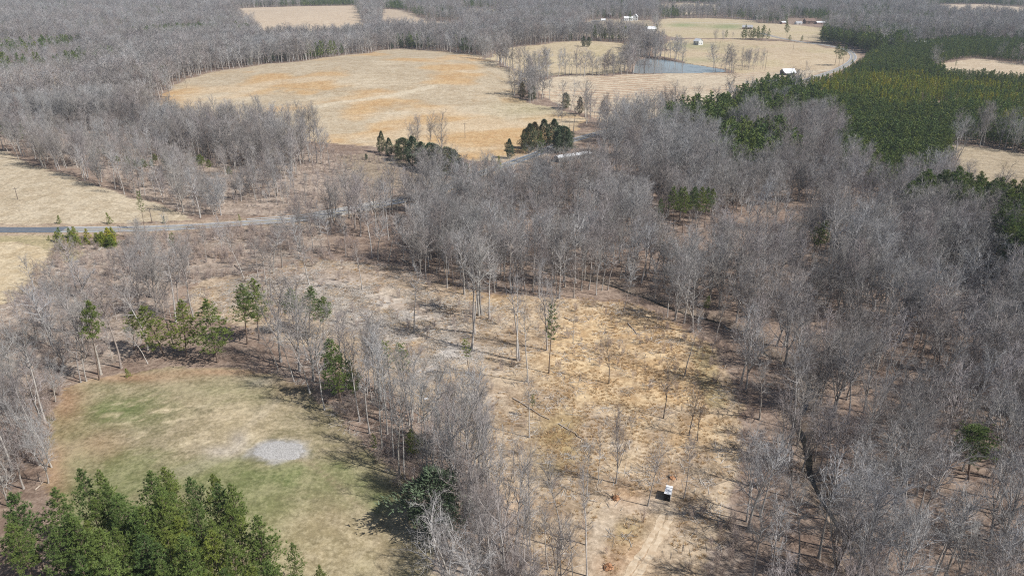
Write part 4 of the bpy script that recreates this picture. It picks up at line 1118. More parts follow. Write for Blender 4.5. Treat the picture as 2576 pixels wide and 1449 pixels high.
# -- woods: everything that is not open ---------------------------------------------------
PINEZ = [  # polygon, kind, keep, height range
 (P([(1930, 236), (2040, 195), (2140, 150), (2200, 140), (2300, 170), (2420, 190), (2576, 212), (2700, 235), (2700, 380), (2576, 358), (2450, 325), (2350, 310), (2250, 310), (2100, 290), (1990, 262)]), 'young', 1.0, (4.5, 11.0)),
 (P([(1850, 268), (1990, 238), (2100, 275), (2250, 295), (2350, 292), (2450, 310), (2576, 350), (2700, 370), (2700, 400), (2576, 382), (2480, 366), (2392, 362), (2388, 470), (2330, 500), (2240, 490), (2130, 440), (2070, 400), (2100, 345), (2060, 315), (1960, 330), (1930, 335), (1850, 340), (1830, 300)]), 'mid', 1.0, (11, 16)),
 (P([(1800, 390), (1900, 370), (1960, 385), (1990, 430), (1900, 475), (1810, 455)]), 'mid', 0.85, (18, 23)),
 (P([(2170, 150), (2300, 120), (2420, 108), (2700, 125), (2700, 170), (2576, 160), (2440, 148), (2340, 167), (2360, 184), (2480, 192), (2700, 215), (2700, 250), (2420, 207), (2200, 190), (2140, 182)]), 'mid', 1.0, (9, 13)),
 (P([(1690, 322), (1780, 305), (1830, 290), (1910, 250), (1985, 238), (2060, 270), (2010, 315), (1930, 330), (1840, 360), (1700, 355)]), 'mid', 0.85, (17, 22)),
 (P([(2225, 590), (2320, 592), (2430, 630), (2500, 690), (2540, 740), (2700, 760), (2700, 600), (2440, 572), (2300, 560)]), 'mid', 0.85, (22, 27)),
 (P([(2566, 740), (2700, 720), (2700, 990), (2600, 980)]), 'mid', 0.7, (18, 23)),
 (P([(760, 24), (890, 16), (960, 23), (1040, 28), (1100, 22), (1060, 2), (760, 2)]), 'mid', 0.9, (13, 17)),
 (P([(315, 100), (400, 88), (540, 80), (580, 96), (440, 112), (330, 114)]), 'mid', 0.9, (15, 19)),
 (P([(-60, 60), (60, 62), (160, 40), (280, 44), (300, 30), (100, 26), (-60, 40)]), 'mid', 0.35, (15, 20)),
 (P([(1100, 44), (1300, 40), (1500, 30), (1500, 22), (1300, 30), (1100, 34)]), 'mid', 0.4, (15, 20)),
 (P([(2065, 108), (2110, 96), (2200, 90), (2290, 100), (2300, 122), (2200, 140), (2150, 132), (2110, 120)]), 'mid', 0.55, (18, 23)),
 (P([(2000, 40), (2060, 48), (2300, 46), (2330, 60), (2150, 66), (2060, 60)]), 'mid', 0.5, (16, 22)),
 (P([(1680, 6), (1900, 4), (2700, 6), (2700, 12), (2300, 14), (1900, 16)]), 'mid', 0.7, (16, 22)),
]
OPENBRUSH = P([(850, 395), (960, 370), (1060, 395), (1150, 400), (1280, 400), (1400, 345), (1480, 330), (1500, 385), (1500, 455), (1390, 480), (1250, 490), (1120, 505), (900, 512), (800, 500), (830, 440)])
SPARSE = [  # polygon, keep probability of trees, share of brush
 (SCRUB[0], 1.0), (SCRUB[1], 0.14), (SCRUB[2], 0.12),
 (P([(680, 940), (820, 885), (1000, 1005), (1110, 1095), (1250, 1235), (1290, 1400), (1290, 1540), (1060, 1540), (1095, 1390), (1050, 1300), (900, 1120)]), 0.62),
 (P([(-100, 960), (160, 960), (140, 1050), (95, 1240), (-100, 1300)]), 0.5),
 (P([(300, 590), (600, 575), (900, 545), (1050, 560), (1000, 660), (700, 680), (470, 720), (300, 700)]), 0.32),
 (P([(1860, 1240), (1960, 1260), (2000, 1420), (1960, 1540), (1740, 1540), (1830, 1340)]), 0.10),
 (P([(1840, 930), (1950, 900), (2000, 1000), (1990, 1240), (1860, 1240), (1850, 1100)]), 0.38),
 (P([(1400, 745), (1560, 715), (1700, 755), (1850, 850), (1840, 930), (1680, 800)]), 0.30),
 (P([(375, 335), (490, 347), (700, 352), (900, 374), (960, 425), (800, 445), (600, 425), (450, 405), (360, 375)]), 1.0),
 (OPENBRUSH, 0.12),
]
COPSE = [P([(1440, 196), (1560, 178), (1600, 150), (1612, 120), (1640, 118), (1668, 148), (1600, 165), (1600, 186), (1500, 193)])]
HOLES = [P([(1660, 1290), (1850, 1250), (1870, 1400), (1855, 1800), (1640, 1800)]), P([(600, 1530), (1085, 1500), (1100, 1900), (600, 1900)]), P([(1420, 1530), (1740, 1530), (1760, 1900), (1400, 1900)]), P([(110, 585), (310, 585), (340, 680), (300, 745), (110, 740)]), P([(1655, 92), (1795, 92), (1795, 104), (1655, 116)]), P([(1608, 88), (1685, 88), (1690, 128), (1630, 128)]), P([(-200, 550), (490, 548), (500, 600), (310, 618), (130, 630), (-200, 640)]), P([(-200, 750), (60, 735), (140, 790), (80, 890), (-200, 930)]), P([(1940, 240), (2000, 226), (2080, 200), (2130, 180), (2160, 158), (2160, 138), (2135, 122), (2080, 110), (2100, 130), (2120, 150), (2080, 172), (1940, 215)]), P([(-60, 1330), (100, 1240), (140, 1180), (700, 1180), (760, 1600), (-60, 1700)]), P([(1400, 420), (1400, 385), (1470, 372), (1475, 405)]), P([(1980, 48), (2085, 45), (2085, 70), (1980, 72)])]

def scatter(cell, y0, y1, seed):
    g = np.random.default_rng(seed)
    xm = 0.76 * y1 + 45
    nx, ny = int(2 * xm / cell), int((y1 - y0) / cell)
    xx = (np.arange(nx)[None, :] + g.random((ny, nx))) * cell - xm
    yy = (np.arange(ny)[:, None] + g.random((ny, nx))) * cell + y0
    xx, yy = xx.ravel(), yy.ravel()
    keep = np.abs(xx) < 0.76 * (yy * 0.93 + 0.40 * CAM_H) + 45
    return xx[keep], yy[keep], g

def classify(x, y, g, base_keep=1.0):
    """0 none, 1 bare, 2 young pine, 3 pine; plus the pine height"""
    k = np.ones(len(x), int)
    keep = np.full(len(x), base_keep)
    xw_ = x + 26 * (fbm(x / 40, y / 40, 211, 2) - 0.5); yw_ = y + 26 * (fbm(x / 40, y / 40, 221, 2) - 0.5)
    for poly, p in SPARSE: keep[inside(poly, xw_, yw_)] = p
    ho = np.zeros(len(x))
    vx, vy, _ = project(x, y, height_base(x, y))
    pn = fbm(x / 70, y / 70, 131, 3)
    far_p = np.where(y > 700, ss(0.52, 0.72, pn) * 0.6, 0.0) + np.where((vx > 2050) & (vy < 130), 0.3, 0) + np.where(y > 1700, 0.12, 0)
    k[g.random(len(x)) < far_p] = 3
    ho[k == 3] = g.uniform(13, 21, int((k == 3).sum()))
    openz = np.zeros(len(x), bool)
    rx_, ry_ = ragged(x, y)
    for n_ in FW: openz |= inside(FW[n_], rx_, ry_)
    for c_ in COPSE: openz &= ~inside(c_, x, y)
    for h_ in HOLES: openz |= inside(h_, x, y)
    k[g.random(len(x)) > keep] = 0
    for poly, kind, pk, (h0, h1) in PINEZ:
        m_ = inside(poly, xw_, yw_)
        kk = np.where(g.random(len(x)) < pk, 0, 1)      # the pines themselves are sown more closely below
        k[m_] = kk[m_]
    k[openz] = 0
    k[inside(POND, x, y)] = 0
    k[dist_line(ROAD, x, y) < 9] = 0
    k[(dist_line(ROAD, x, y) < 30) & (y > 560)] = 0
    k[dist_line(CREEK, x, y) < 0.9] = 0
    k[dist_line(TRACK, x, y) < 6] = 0
    k[y < 88] = 0
    return k, ho

tk = np.array(TAKEN)
pts = []      # x, y, kind, height, near flag
for cell, a, b_, sd in ((5.55, 88, 560, 1), (6.4, 560, 1150, 2), (8.8, 1150, 3100, 3)):
    x, y, g = scatter(cell, a, b_, sd)
    k, ho = classify(x, y, g)
    m_ = k > 0
    x, y, k, ho = x[m_], y[m_], k[m_], ho[m_]
    if a < 560:      # keep clear of the trees placed one by one
        near = np.zeros(len(x), bool)
        for (tx, ty) in tk: near |= (np.abs(x - tx) < 2.2) & (np.abs(y - ty) < 2.2)
        for (tx, ty, th) in PINES_AT: near |= (np.abs(x - tx * y / ty) < (0.31 if tx > 40 or ty > 330 else 0.16) * th) & (y < ty + 2) & (y > ty - (1.9 if tx > 40 or ty > 330 else 1.0) * th)
        x, y, k, ho = x[~near], y[~near], k[~near], ho[~near]
    gap = fbm(x / 26, y / 26, 141, 2)
    nb_ = (k == 1) & (gap < 0.37) & (y < 700)
    x, y, k, ho = x[~nb_], y[~nb_], k[~nb_], ho[~nb_]
    pts.append(np.column_stack([x, y, k, ho]))
for zi_, (poly, kind, pk, (h0, h1)) in enumerate(PINEZ):
    cell = 3.5 if kind == 'young' else 4.3
    g = np.random.default_rng(300 + zi_)
    x0, y0 = poly.min(0) - 15; x1, y1 = poly.max(0) + 15
    y1 = min(y1, 3100)
    if (y0 + y1) / 2 > 1200: cell *= 1.7
    nx, ny = max(2, int((x1 - x0) / cell)), max(2, int((y1 - y0) / cell))
    xx = (x0 + (np.arange(nx)[None, :] + g.random((ny, nx))) * cell).ravel(); yy = (y0 + (np.arange(ny)[:, None] + g.random((ny, nx))) * cell).ravel()
    m_ = inside(poly, xx + 26 * (fbm(xx / 40, yy / 40, 211, 2) - 0.5), yy + 26 * (fbm(xx / 40, yy / 40, 221, 2) - 0.5)) & (g.random(len(xx)) < pk)
    m_ &= (dist_line(ROAD, xx, yy) > 8)
    if kind == 'young': m_ &= (fbm(xx / 14, yy / 14, 231, 2) > 0.36) & (dist_line(ROAD, xx, yy) > 19)
    else: m_ &= dist_line(ROAD, xx, yy) > 13
    for n_ in FW: m_ &= ~inside(FW[n_], xx, yy)
    xx, yy = xx[m_], yy[m_]
    hz_ = g.uniform(h0, h1, len(xx)) * (0.85 + 0.3 * fbm(xx / 25, yy / 25, 241, 2))
    pts.append(np.column_stack([xx, yy, np.full(len(xx), 2 if kind == 'young' else 3), hz_]))
PTS = np.vstack(pts)
x, y, k, ho = PTS.T
# tall timber by the creek, lower young growth in the scrub and far off left
hb = (11 + 14 * rng.beta(2.2, 1.8, len(x))) * (0.85 + 0.5 * fbm(x / 45, y / 45, 151, 2))
low = inside(SCRUB[0], x, y)
hb[low] = rng.uniform(7, 19, int(low.sum()))
belt = inside(P([(375, 335), (490, 347), (700, 352), (900, 374), (960, 425), (800, 445), (600, 425), (450, 405), (360, 375)]), x, y)
hb[belt] = rng.uniform(16, 25, int(belt.sum()))
tall = inside(SPARSE[3][0], x, y) | inside(SCRUB[2], x, y); hb[tall] = rng.uniform(15, 28, int(tall.sum()))
low = inside(SCRUB[1], x, y) & (y > 250); hb[low] *= 0.7
low = inside(OPENBRUSH, x, y); hb[low] = rng.uniform(4, 10, int(low.sum()))
low = inside(P([(1640, 88), (1800, 88), (2000, 92), (2000, 112), (1800, 106), (1640, 120)]), x, y); hb[low] *= 0.45
marsh = inside(P([(-100, 120), (120, 110), (230, 130), (220, 180), (60, 215), (-100, 240)]), x, y)
hb[marsh] *= 0.55
h = np.where(k == 1, hb, ho)
z = height(x, y)
px, py, dep = project(x, y, z)
tx_, ty_, _ = project(x, y, z + h)
seen = (px > -20) & (px < 2596) & (ty_ < 1449) & (py > 0) & (ty_ > -60)
size = np.where(seen, h * FV / dep, 0)

NB, NP = 300 - IND['bare'], 300 - IND['pine']
order = np.argsort(-size)
bsel = [i for i in order if k[i] == 1][:max(NB, 0)]
psel = [i for i in order if k[i] >= 2][:max(NP, 0)]
BIG = P([(1280, 600), (2700, 500), (2700, 1600), (1900, 1600), (1840, 930), (1500, 720)])
def wood_label(i):
    if inside(BIG, x[i:i + 1], y[i:i + 1])[0]: return "of the big leaf-strewn wood beyond the creek", "big wood"
    if px[i] < 700: return "in the brushy wood around the meadow", "brushy wood around the meadow"
    return "in the thin brush near the two-rut track", "brush near the track"
sel = set(bsel) | set(psel)
for i in bsel:
    u = R0.random()
    if u < 0.50: key, adj = R0.choice(S4), "slender grey bare tree"
    elif u < 0.74: key, adj = R0.choice(BR), "broad-crowned grey bare tree"
    elif u < 0.90: key, adj = R0.choice(RU), "russet-twigged bare tree"
    else: key, adj = R0.choice(DK), "dark-trunked bare tree"
    w_, g_ = wood_label(i)
    place_tree("bare_tree", key, x[i], y[i], z[i], h[i] / PROTO[key]['H'], R0.uniform(0.85, 1.15), R0.uniform(0, 6.28), (R0.gauss(0, .03), R0.gauss(0, .03)),
               adj + " " + w_, "tree", adj.replace("tree", "trees") + ", " + g_)
for i in psel:
    key = R0.choice(PY) if k[i] == 2 else R0.choice(PT)
    where = ("young bushy pine of the yellow-green plantation", "plantation pines") if k[i] == 2 else ("dark pine of the tall stand between grey wood and fields", "tall pine stand")
    place_tree("pine_tree", key, x[i], y[i], z[i], h[i] / PROTO[key]['H'], R0.uniform(0.95, 1.25), R0.uniform(0, 6.28), (R0.gauss(0, .02), R0.gauss(0, .02)), where[0], "tree", where[1])

rest = np.ones(len(x), bool); rest[list(sel)] = False
def stuff_of(name, mask, keys, weights, label, cat, smin=0.85, smax=1.2, sink=0.0, hh=None):
    n_ = int(mask.sum())
    pk = rng.choice(len(keys), n_, p=np.array(weights) / sum(weights))
    if name == 'bare_wood':      # kinds grow in patches
        f_ = fbm(x[mask] / 30, y[mask] / 30, 251, 3) + rng.normal(0, 0.09, n_)
        pk = np.where(f_ < 0.43, rng.integers(4, 7, n_), np.where(f_ < 0.57, rng.integers(0, 4, n_), np.where(f_ < 0.66, rng.integers(7, 9, n_), rng.integers(0, 13, n_))))
    H_ = np.array([PROTO[q]['H'] for q in keys])[pk]
    sc = (h if hh is None else hh)[mask] / H_
    wd = sc * rng.uniform(smin, smax, n_)
    make_stuff(name, keys, np.column_stack([x[mask], y[mask], z[mask] - sink]), np.column_stack([wd, wd, sc]), rng.uniform(0, 6.28, n_), rng.normal(0, 0.03, (n_, 2)), pk, label, cat)
stuff_of("bare_wood", rest & (k == 1) & (y < 560), S4 + BR + RU + DK + SPA, [1] * 13, "grey leafless wood covering the ground beyond the creek and road", "wood")
stuff_of("distant_bare_wood", rest & (k == 1) & (y >= 560), ["far_bare_%d" % q for q in range(4)], [1, 1, 1, 0.7], "hazy grey leafless woods between the far fields", "wood", 0.9, 1.35)
stuff_of("pine_plantation", rest & (k == 2), ["far_young_pine_0", "far_young_pine_1"] + PY, [1, 1, 1, 1, 1], "dense yellow-green young pine plantation beside the road", "plantation", 1.0, 1.35)
stuff_of("pine_wood", rest & (k == 3), ["far_pine_0", "far_pine_1", "far_pine_2"], [1, 1, 1], "dark green pine woods around the plantation and far fields", "wood", 0.9, 1.25)

# -- brush, dry grass, slash --------------------------------------------------------------
def scatter_in(poly, cell, seed, prob=None):
    g = np.random.default_rng(seed)
    x0, y0 = poly.min(0); x1, y1 = poly.max(0)
    nx, ny = int((x1 - x0) / cell) + 1, int((y1 - y0) / cell) + 1
    xx = (x0 + (np.arange(nx)[None, :] + g.random((ny, nx))) * cell).ravel()
    yy = (y0 + (np.arange(ny)[:, None] + g.random((ny, nx))) * cell).ravel()
    m_ = inside(poly, xx, yy)
    xx, yy = xx[m_], yy[m_]
    if prob is not None:
        m_ = g.random(len(xx)) < prob(xx, yy); xx, yy = xx[m_], yy[m_]
    return xx, yy
def brush_clear(xx, yy, fields=True):
    ok = (dist_line(ROAD, xx, yy) > 6) & (dist_line(TRACK, xx, yy) > 3.0) & (dist_line(TRACK2, xx, yy) > 2.0) & (yy > 85)
    ok &= ~inside(POND, xx, yy)
    if fields:
        for n_ in FW:
            if n_ not in ('logged_clearing', 'marsh_opening', 'cedar_opening'): ok &= ~inside(FW[n_], xx, yy)
    return ok
bx_, by_ = [], []
for poly, cell, sd in ((SCRUB[0], 3.4, 21), (SCRUB[1], 2.7, 22), (SCRUB[2], 2.4, 23), (SPARSE[3][0], 2.1, 24), (SPARSE[4][0], 2.3, 25), (SPARSE[5][0], 3.0, 26),
                       (P([(1280, 600), (2700, 480), (2700, 1600), (1900, 1600), (1850, 950), (1500, 720)]), 5.0, 27), (SPARSE[7][0], 3.4, 29)):
    q = scatter_in(poly, cell, sd, lambda a, c: ss(0.30, 0.55, fbm(a / 12, c / 12, 161, 2)))
    bx_.append(q[0]); by_.append(q[1])
q = scatter_in(FW['logged_clearing'], 5.0, 28, lambda a, c: ss(0.45, 0.62, fbm(a / 14, c / 14, 171, 2)) * 0.7); bx_.append(q[0]); by_.append(q[1])
xx, yy = np.concatenate(bx_), np.concatenate(by_)
ok = brush_clear(xx, yy); xx, yy = xx[ok], yy[ok]
n_ = len(xx); pk = rng.integers(0, 4, n_); sc = rng.uniform(0.35, 1.15, n_) * (0.7 + 0.6 * fbm(xx / 20, yy / 20, 181, 2))
make_stuff("brush", ["shrub_%d" % q for q in range(4)], np.column_stack([xx, yy, height(xx, yy)]), np.column_stack([sc * 0.9, sc * 0.9, sc]), rng.uniform(0, 6.28, n_), rng.normal(0, 0.06, (n_, 2)), pk,
           "leafless brown brush and saplings under the bare trees", "brush")
CLR = P([(440, 790), (460, 740), (640, 690), (780, 650), (1000, 668), (1260, 735), (1560, 755), (1700, 800), (1860, 950), (1870, 1230), (1760, 1540), (1280, 1540), (1240, 1230), (1000, 1000), (800, 890), (560, 820)])
def sedge(a, c):
    v1, v2, _ = project(a, c, 0 * a)
    w_ = np.exp(-((v1 - 1620) / 190) ** 2 - ((v2 - 950) / 190) ** 2) + np.exp(-((v1 - 1420) / 110) ** 2 - ((v2 - 1100) / 110) ** 2) + 0.5 * np.exp(-((v1 - 1560) / 190) ** 2 - ((v2 - 1340) / 100) ** 2) + 0.16
    return np.clip(w_, 0, 1) * ss(0.3, 0.55, fbm(a / 5, c / 5, 191, 2))
xx, yy = scatter_in(CLR, 0.95, 31, sedge)
ok = brush_clear(xx, yy, False); xx, yy = xx[ok], yy[ok]
n_ = len(xx); sc = rng.uniform(0.5, 1.35, n_)
make_stuff("dry_grass", ["tussock_0", "tussock_1", "tussock_2"], np.column_stack([xx, yy, height(xx, yy)]), np.column_stack([sc, sc, sc * 0.9]), rng.uniform(0, 6.28, n_), np.zeros((n_, 2)), rng.integers(0, 3, n_),
           "tawny dry grass tussocks over the logged clearing", "grass")
def slash(a, c):
    v1, v2, _ = project(a, c, 0 * a)
    w_ = (np.exp(-((v1 - 960) / 150) ** 2 - ((v2 - 800) / 70) ** 2) + np.exp(-((v1 - 1100) / 130) ** 2 - ((v2 - 930) / 90) ** 2) + 0.8 * np.exp(-((v1 - 720) / 200) ** 2 - ((v2 - 720) / 60) ** 2)
          + 0.7 * np.exp(-((v1 - 1180) / 60) ** 2 - ((v2 - 780) / 40) ** 2) + 0.45 * np.exp(-((v1 - 1700) / 140) ** 2 - ((v2 - 1330) / 80) ** 2) + 0.2)
    return np.clip(w_, 0, 1) * ss(0.28, 0.6, fbm(a / 6, c / 6, 201, 2))
xx, yy = scatter_in(CLR, 1.5, 33, slash)
q = scatter_in(SCRUB[1], 4.0, 34); xx = np.concatenate([xx, q[0]]); yy = np.concatenate([yy, q[1]])
q = scatter_in(SPARSE[3][0], 3.2, 35); xx = np.concatenate([xx, q[0]]); yy = np.concatenate([yy, q[1]])
ok = brush_clear(xx, yy); xx, yy = xx[ok], yy[ok]
n_ = len(xx); sc = rng.uniform(0.6, 1.3, n_)
make_stuff("branch_litter", ["stick_0", "stick_1", "stick_2"], np.column_stack([xx, yy, height(xx, yy)]), np.column_stack([sc, sc, sc]), rng.uniform(0, 6.28, n_), np.zeros((n_, 2)), rng.integers(0, 3, n_),
           "pale broken branches and slash strewn over the logged clearing", "branches")

# ----------------------------------------------------------------------------
# buildings and small things
# ----------------------------------------------------------------------------
M_wall_white = noise_mat("white_clapboard", (0.70, 0.70, 0.68), (0.80, 0.80, 0.78), 0.8)
M_roof_white = noise_mat("white_metal_roof", (0.72, 0.73, 0.74), (0.82, 0.83, 0.84), 0.6, 0.5, 0.4)
M_roof_grey = noise_mat("grey_shingle_roof", (0.34, 0.34, 0.35), (0.46, 0.46, 0.47), 0.8)
M_brick = noise_mat("brick_wall", (0.26, 0.15, 0.12), (0.34, 0.21, 0.17), 1.5)
M_red = noise_mat("red_barn_boards", (0.16, 0.055, 0.045), (0.24, 0.085, 0.07), 1.0)
M_greywood = noise_mat("grey_barn_boards", (0.20, 0.19, 0.18), (0.32, 0.30, 0.28), 1.0)
M_brownroof = noise_mat("rusty_roof", (0.15, 0.10, 0.08), (0.26, 0.18, 0.14), 0.7)
M_glass = noise_mat("window_glass", (0.02, 0.025, 0.03), (0.05, 0.06, 0.07), 0.5, 0.12, 0.5)
M_door = noise_mat("dark_door", (0.07, 0.06, 0.05), (0.11, 0.095, 0.085), 1.0)
M_black = noise_mat("black_panel", (0.012, 0.012, 0.014), (0.022, 0.022, 0.025), 1.0, 0.6)
M_steel = noise_mat("galvanised_steel", (0.42, 0.43, 0.44), (0.56, 0.57, 0.58), 1.0, 0.5, 0.5)
M_concrete = noise_mat("pale_concrete", (0.46, 0.45, 0.43), (0.60, 0.59, 0.56), 0.7)
M_pole = noise_mat("pole_wood", (0.15, 0.12, 0.10), (0.23, 0.19, 0.16), 1.0)
M_carwhite = noise_mat("white_car_paint", (0.74, 0.75, 0.76), (0.78, 0.79, 0.80), 0.3, 0.25, 0.5)
M_tyre = noise_mat("tyre_rubber", (0.02, 0.02, 0.02), (0.03, 0.03, 0.03), 2.0, 0.8)
M_tarp = noise_mat("plastic_white", (0.7, 0.72, 0.74), (0.8, 0.8, 0.82), 1.0, 0.4)
M_clay = noise_mat("red_clay", (0.26, 0.135, 0.07), (0.42, 0.23, 0.125), 1.2)

def site(vx, vy):
    x_, y_ = (float(q) for q in ground_at(vx, vy))
    return x_, y_, float(height(np.array(x_), np.array(y_)))

def gable(name, label, cat, vx, vy, L, D, H, RH, rot, wall, roof, windows=(), doors=(), ends=(), chimney=None, over=0.45, leanto=None, porch=None):
    """ridge along local x; local -y faces the viewer's side. windows/doors: (x, z, w, h) on the -y wall; ends: (side, y, z, w, h)"""
    x_, y_, z_ = site(vx, vy)
    root = bpy.data.objects.new(name, None); C.objects.link(root)
    root.location = (x_, y_, z_ - 0.05); root.rotation_euler = (0, 0, math.radians(rot)); tag(root, label, cat)
    mb_ = MB()
    prof = [(-D / 2, 0), (D / 2, 0), (D / 2, H), (0, H + RH), (-D / 2, H)]
    n_ = len(prof); b0 = len(mb_.v)
    for sx in (-L / 2, L / 2): mb_.v += [(sx, p[0], p[1]) for p in prof]
    mb_.f += [tuple(range(n_))[::-1], tuple(range(n_, 2 * n_))]
    for i_ in range(n_):
        j_ = (i_ + 1) % n_; mb_.f.append((i_, j_, n_ + j_, n_ + i_))
    mb_.m = [0] * len(mb_.f)
    link("wall", mb_.mesh("wall", [wall]), root)
    r = MB()
    t_ = 0.14; sl = RH / (D / 2)
    for sg in (-1, 1):
        y0, z0 = 0.0, H + RH + 0.03; y1 = sg * (D / 2 + over); z1 = H + RH - sl * (D / 2 + over) + 0.03
        xs_ = L / 2 + over
        pts_ = [(-xs_, y0, z0), (xs_, y0, z0), (xs_, y1, z1), (-xs_, y1, z1)]
        b0 = len(r.v); r.v += pts_ + [(p[0], p[1], p[2] + t_) for p in pts_]
        for q in ((0, 1, 2, 3), (7, 6, 5, 4), (0, 4, 5, 1), (1, 5, 6, 2), (2, 6, 7, 3), (3, 7, 4, 0)):
            r.f.append(tuple(b0 + i_ for i_ in q)); r.m.append(0)
    ro = link("roof", r.mesh("roof", [roof]), root)
    if chimney:
        c_ = MB(); c_.box(chimney - 0.45, chimney + 0.45, -0.45, 0.45, H + RH - 0.8, H + RH + 1.3); link("chimney", c_.mesh("chimney", [M_brick]), ro)
    for (wx_, wz_, ww, wh) in windows:
        f = MB(); f.box(wx_ - ww / 2 - .1, wx_ + ww / 2 + .1, -D / 2 - .06, -D / 2 + .02, wz_ - .1, wz_ + wh + .1)
        wo = link("window", f.mesh("window", [M_wall_white]), root)
        g_ = MB(); g_.box(wx_ - ww / 2, wx_ + ww / 2, -D / 2 - .09, -D / 2 - .055, wz_, wz_ + wh); link("pane", g_.mesh("pane", [M_glass]), wo)
    for (wx_, ww, wh) in doors:
        f = MB(); f.box(wx_ - ww / 2, wx_ + ww / 2, -D / 2 - .07, -D / 2 + .02, 0.1, wh); link("door", f.mesh("door", [M_door]), root)
    for (sd, wy_, wz_, ww, wh) in ends:
        f = MB(); xo = sd * L / 2
        f.box(min(xo, xo + sd * .07), max(xo, xo + sd * .07), wy_ - ww / 2, wy_ + ww / 2, wz_, wz_ + wh); link("opening" if wh > 2 else "window", f.mesh("opening", [M_door if wh > 2 else M_glass]), root)
    if leanto:
        w_, h1, h0 = leanto
        l_ = MB(); yy0 = -D / 2 - 0.02
        pts_ = [(-L / 2 * .96, yy0, h1), (L / 2 * .96, yy0, h1), (L / 2 * .96, yy0 - w_, h0), (-L / 2 * .96, yy0 - w_, h0)]
        l_.v += pts_ + [(p[0], p[1], p[2] + .12) for p in pts_]
        for q in ((0, 1, 2, 3), (7, 6, 5, 4), (0, 4, 5, 1), (1, 5, 6, 2), (2, 6, 7, 3), (3, 7, 4, 0)): l_.f.append(q); l_.m.append(0)
        link("lean_to_roof", l_.mesh("lean_to_roof", [roof]), root)
        for i_ in range(5):
            p_ = MB(); xx_ = -L / 2 * .92 + i_ * L * .92 / 4
            p_.box(xx_ - .1, xx_ + .1, yy0 - w_ + .15, yy0 - w_ + .35, 0, h0); link("post", p_.mesh("post", [M_greywood]), root)
    return root

gable("barn", "open grey barn with shining white roof beside the road", "barn", 1981, 188, 13.5, 8.5, 3.2, 2.8, 14, M_greywood, M_roof_white,
      doors=[(3.0, 3.6, 2.6)], ends=[(-1, 0, 0.1, 4.2, 2.9)], leanto=(2.6, 2.9, 2.1), over=0.5)
hr = gable("farmhouse", "small white farmhouse alone in the tan pasture", "house", 1756, 113, 11, 8, 5.0, 3.0, -62, M_wall_white, M_roof_white,
      windows=[(-3, 1.2, 1.1, 1.6), (3, 1.2, 1.1, 1.6), (-3, 3.4, 1.0, 1.3), (3, 3.4, 1.0, 1.3)], doors=[(0, 1.1, 2.3)], ends=[(1, -1.6, 1.2, 1.1, 1.7), (1, 1.6, 1.2, 1.1, 1.7), (1, 0, 4.6, 1.0, 1.4), (-1, 0, 1.2, 1.1, 1.6)], chimney=0.0)
gable("house", "brick bungalow with pale grey roof at the end of the driveway", "house", 1880, 74, 17, 10, 3.2, 3.4, -18, M_brick, M_roof_grey,
      windows=[(-5.5, 1.1, 1.5, 1.4), (-2.5, 1.1, 1.5, 1.4), (5, 1.1, 1.8, 1.4)], doors=[(1.5, 1.2, 2.2)], ends=[(-1, 0, 1.1, 1.4, 1.4)])
gable("barn", "wide white barn half hidden behind a dark pine", "barn", 1636, 82, 17, 11, 5.5, 3.6, 6, M_wall_white, M_roof_white,
      doors=[(-4, 4, 3.4), (7, 3, 3.0)], windows=[(1.5, 2.0, 1.2, 1.2)])
gable("farmhouse", "large white farmhouse with steep front gable among grey trees", "house", 1598, 52, 14, 10, 7.5, 5.0, 78, M_wall_white, M_roof_white,
      windows=[(-4, 1.2, 1.2, 1.8), (0, 1.2, 1.2, 1.8), (4, 1.2, 1.2, 1.8), (-4, 4.6, 1.2, 1.8), (4, 4.6, 1.2, 1.8)], ends=[(-1, -2.4, 1.2, 1.3, 1.8), (-1, 2.4, 1.2, 1.3, 1.8), (-1, -2.4, 4.6, 1.3, 1.8), (-1, 2.4, 4.6, 1.3, 1.8), (-1, 0, 8.4, 1.2, 1.6)], chimney=2.0)
gable("farmhouse_wing", "low white wing of the steep-gabled farmhouse, with two chimneys", "house", 1580, 53, 18, 8, 5.2, 3.0, 4, M_wall_white, M_roof_white,
      windows=[(-6, 1.2, 1.2, 1.7), (-2, 1.2, 1.2, 1.7), (6, 1.2, 1.2, 1.7)], doors=[(2, 1.2, 2.3)], chimney=-4.0)
gable("barn", "dark red barn with white roof edge by the farm yard", "barn", 1530, 45, 12, 11, 6.0, 5.0, 72, M_red, M_roof_grey, ends=[(-1, 0, 0.1, 4.0, 3.8)], windows=[(-3, 2.5, 1, 1), (3, 2.5, 1, 1)])
gable("shed", "small white shed standing before the red barn", "shed", 1517, 54, 9, 6, 2.8, 1.8, 10, M_wall_white, M_roof_white, doors=[(-1, 2.2, 2.2)], windows=[(2.6, 1.0, 1.0, 0.9)])
gable("shed", "long low pale shed in the farm yard", "shed", 1499, 57, 16, 5, 2.2, 0.9, 8, M_greywood, M_roof_grey, doors=[(-4, 2.4, 1.9), (3, 2.4, 1.9)], windows=[(0, 1.0, 1.0, 0.7)])
gable("house", "grey-roofed house under tall dark pines by the lane", "house", 1905, 50, 15, 10, 5.0, 4.0, 25, M_greywood, M_roof_grey, windows=[(-4, 1.2, 1.4, 1.5), (4, 1.2, 1.4, 1.5)], doors=[(0, 1.2, 2.2)])
gable("shed", "small white-roofed shed nearest the pines across the brown slope", "shed", 1970, 61, 10, 7, 3.0, 1.8, 20, M_brick, M_roof_white, windows=[(-2.5, 1.0, 1.0, 1.0)], doors=[(1.5, 1.6, 2.2)])
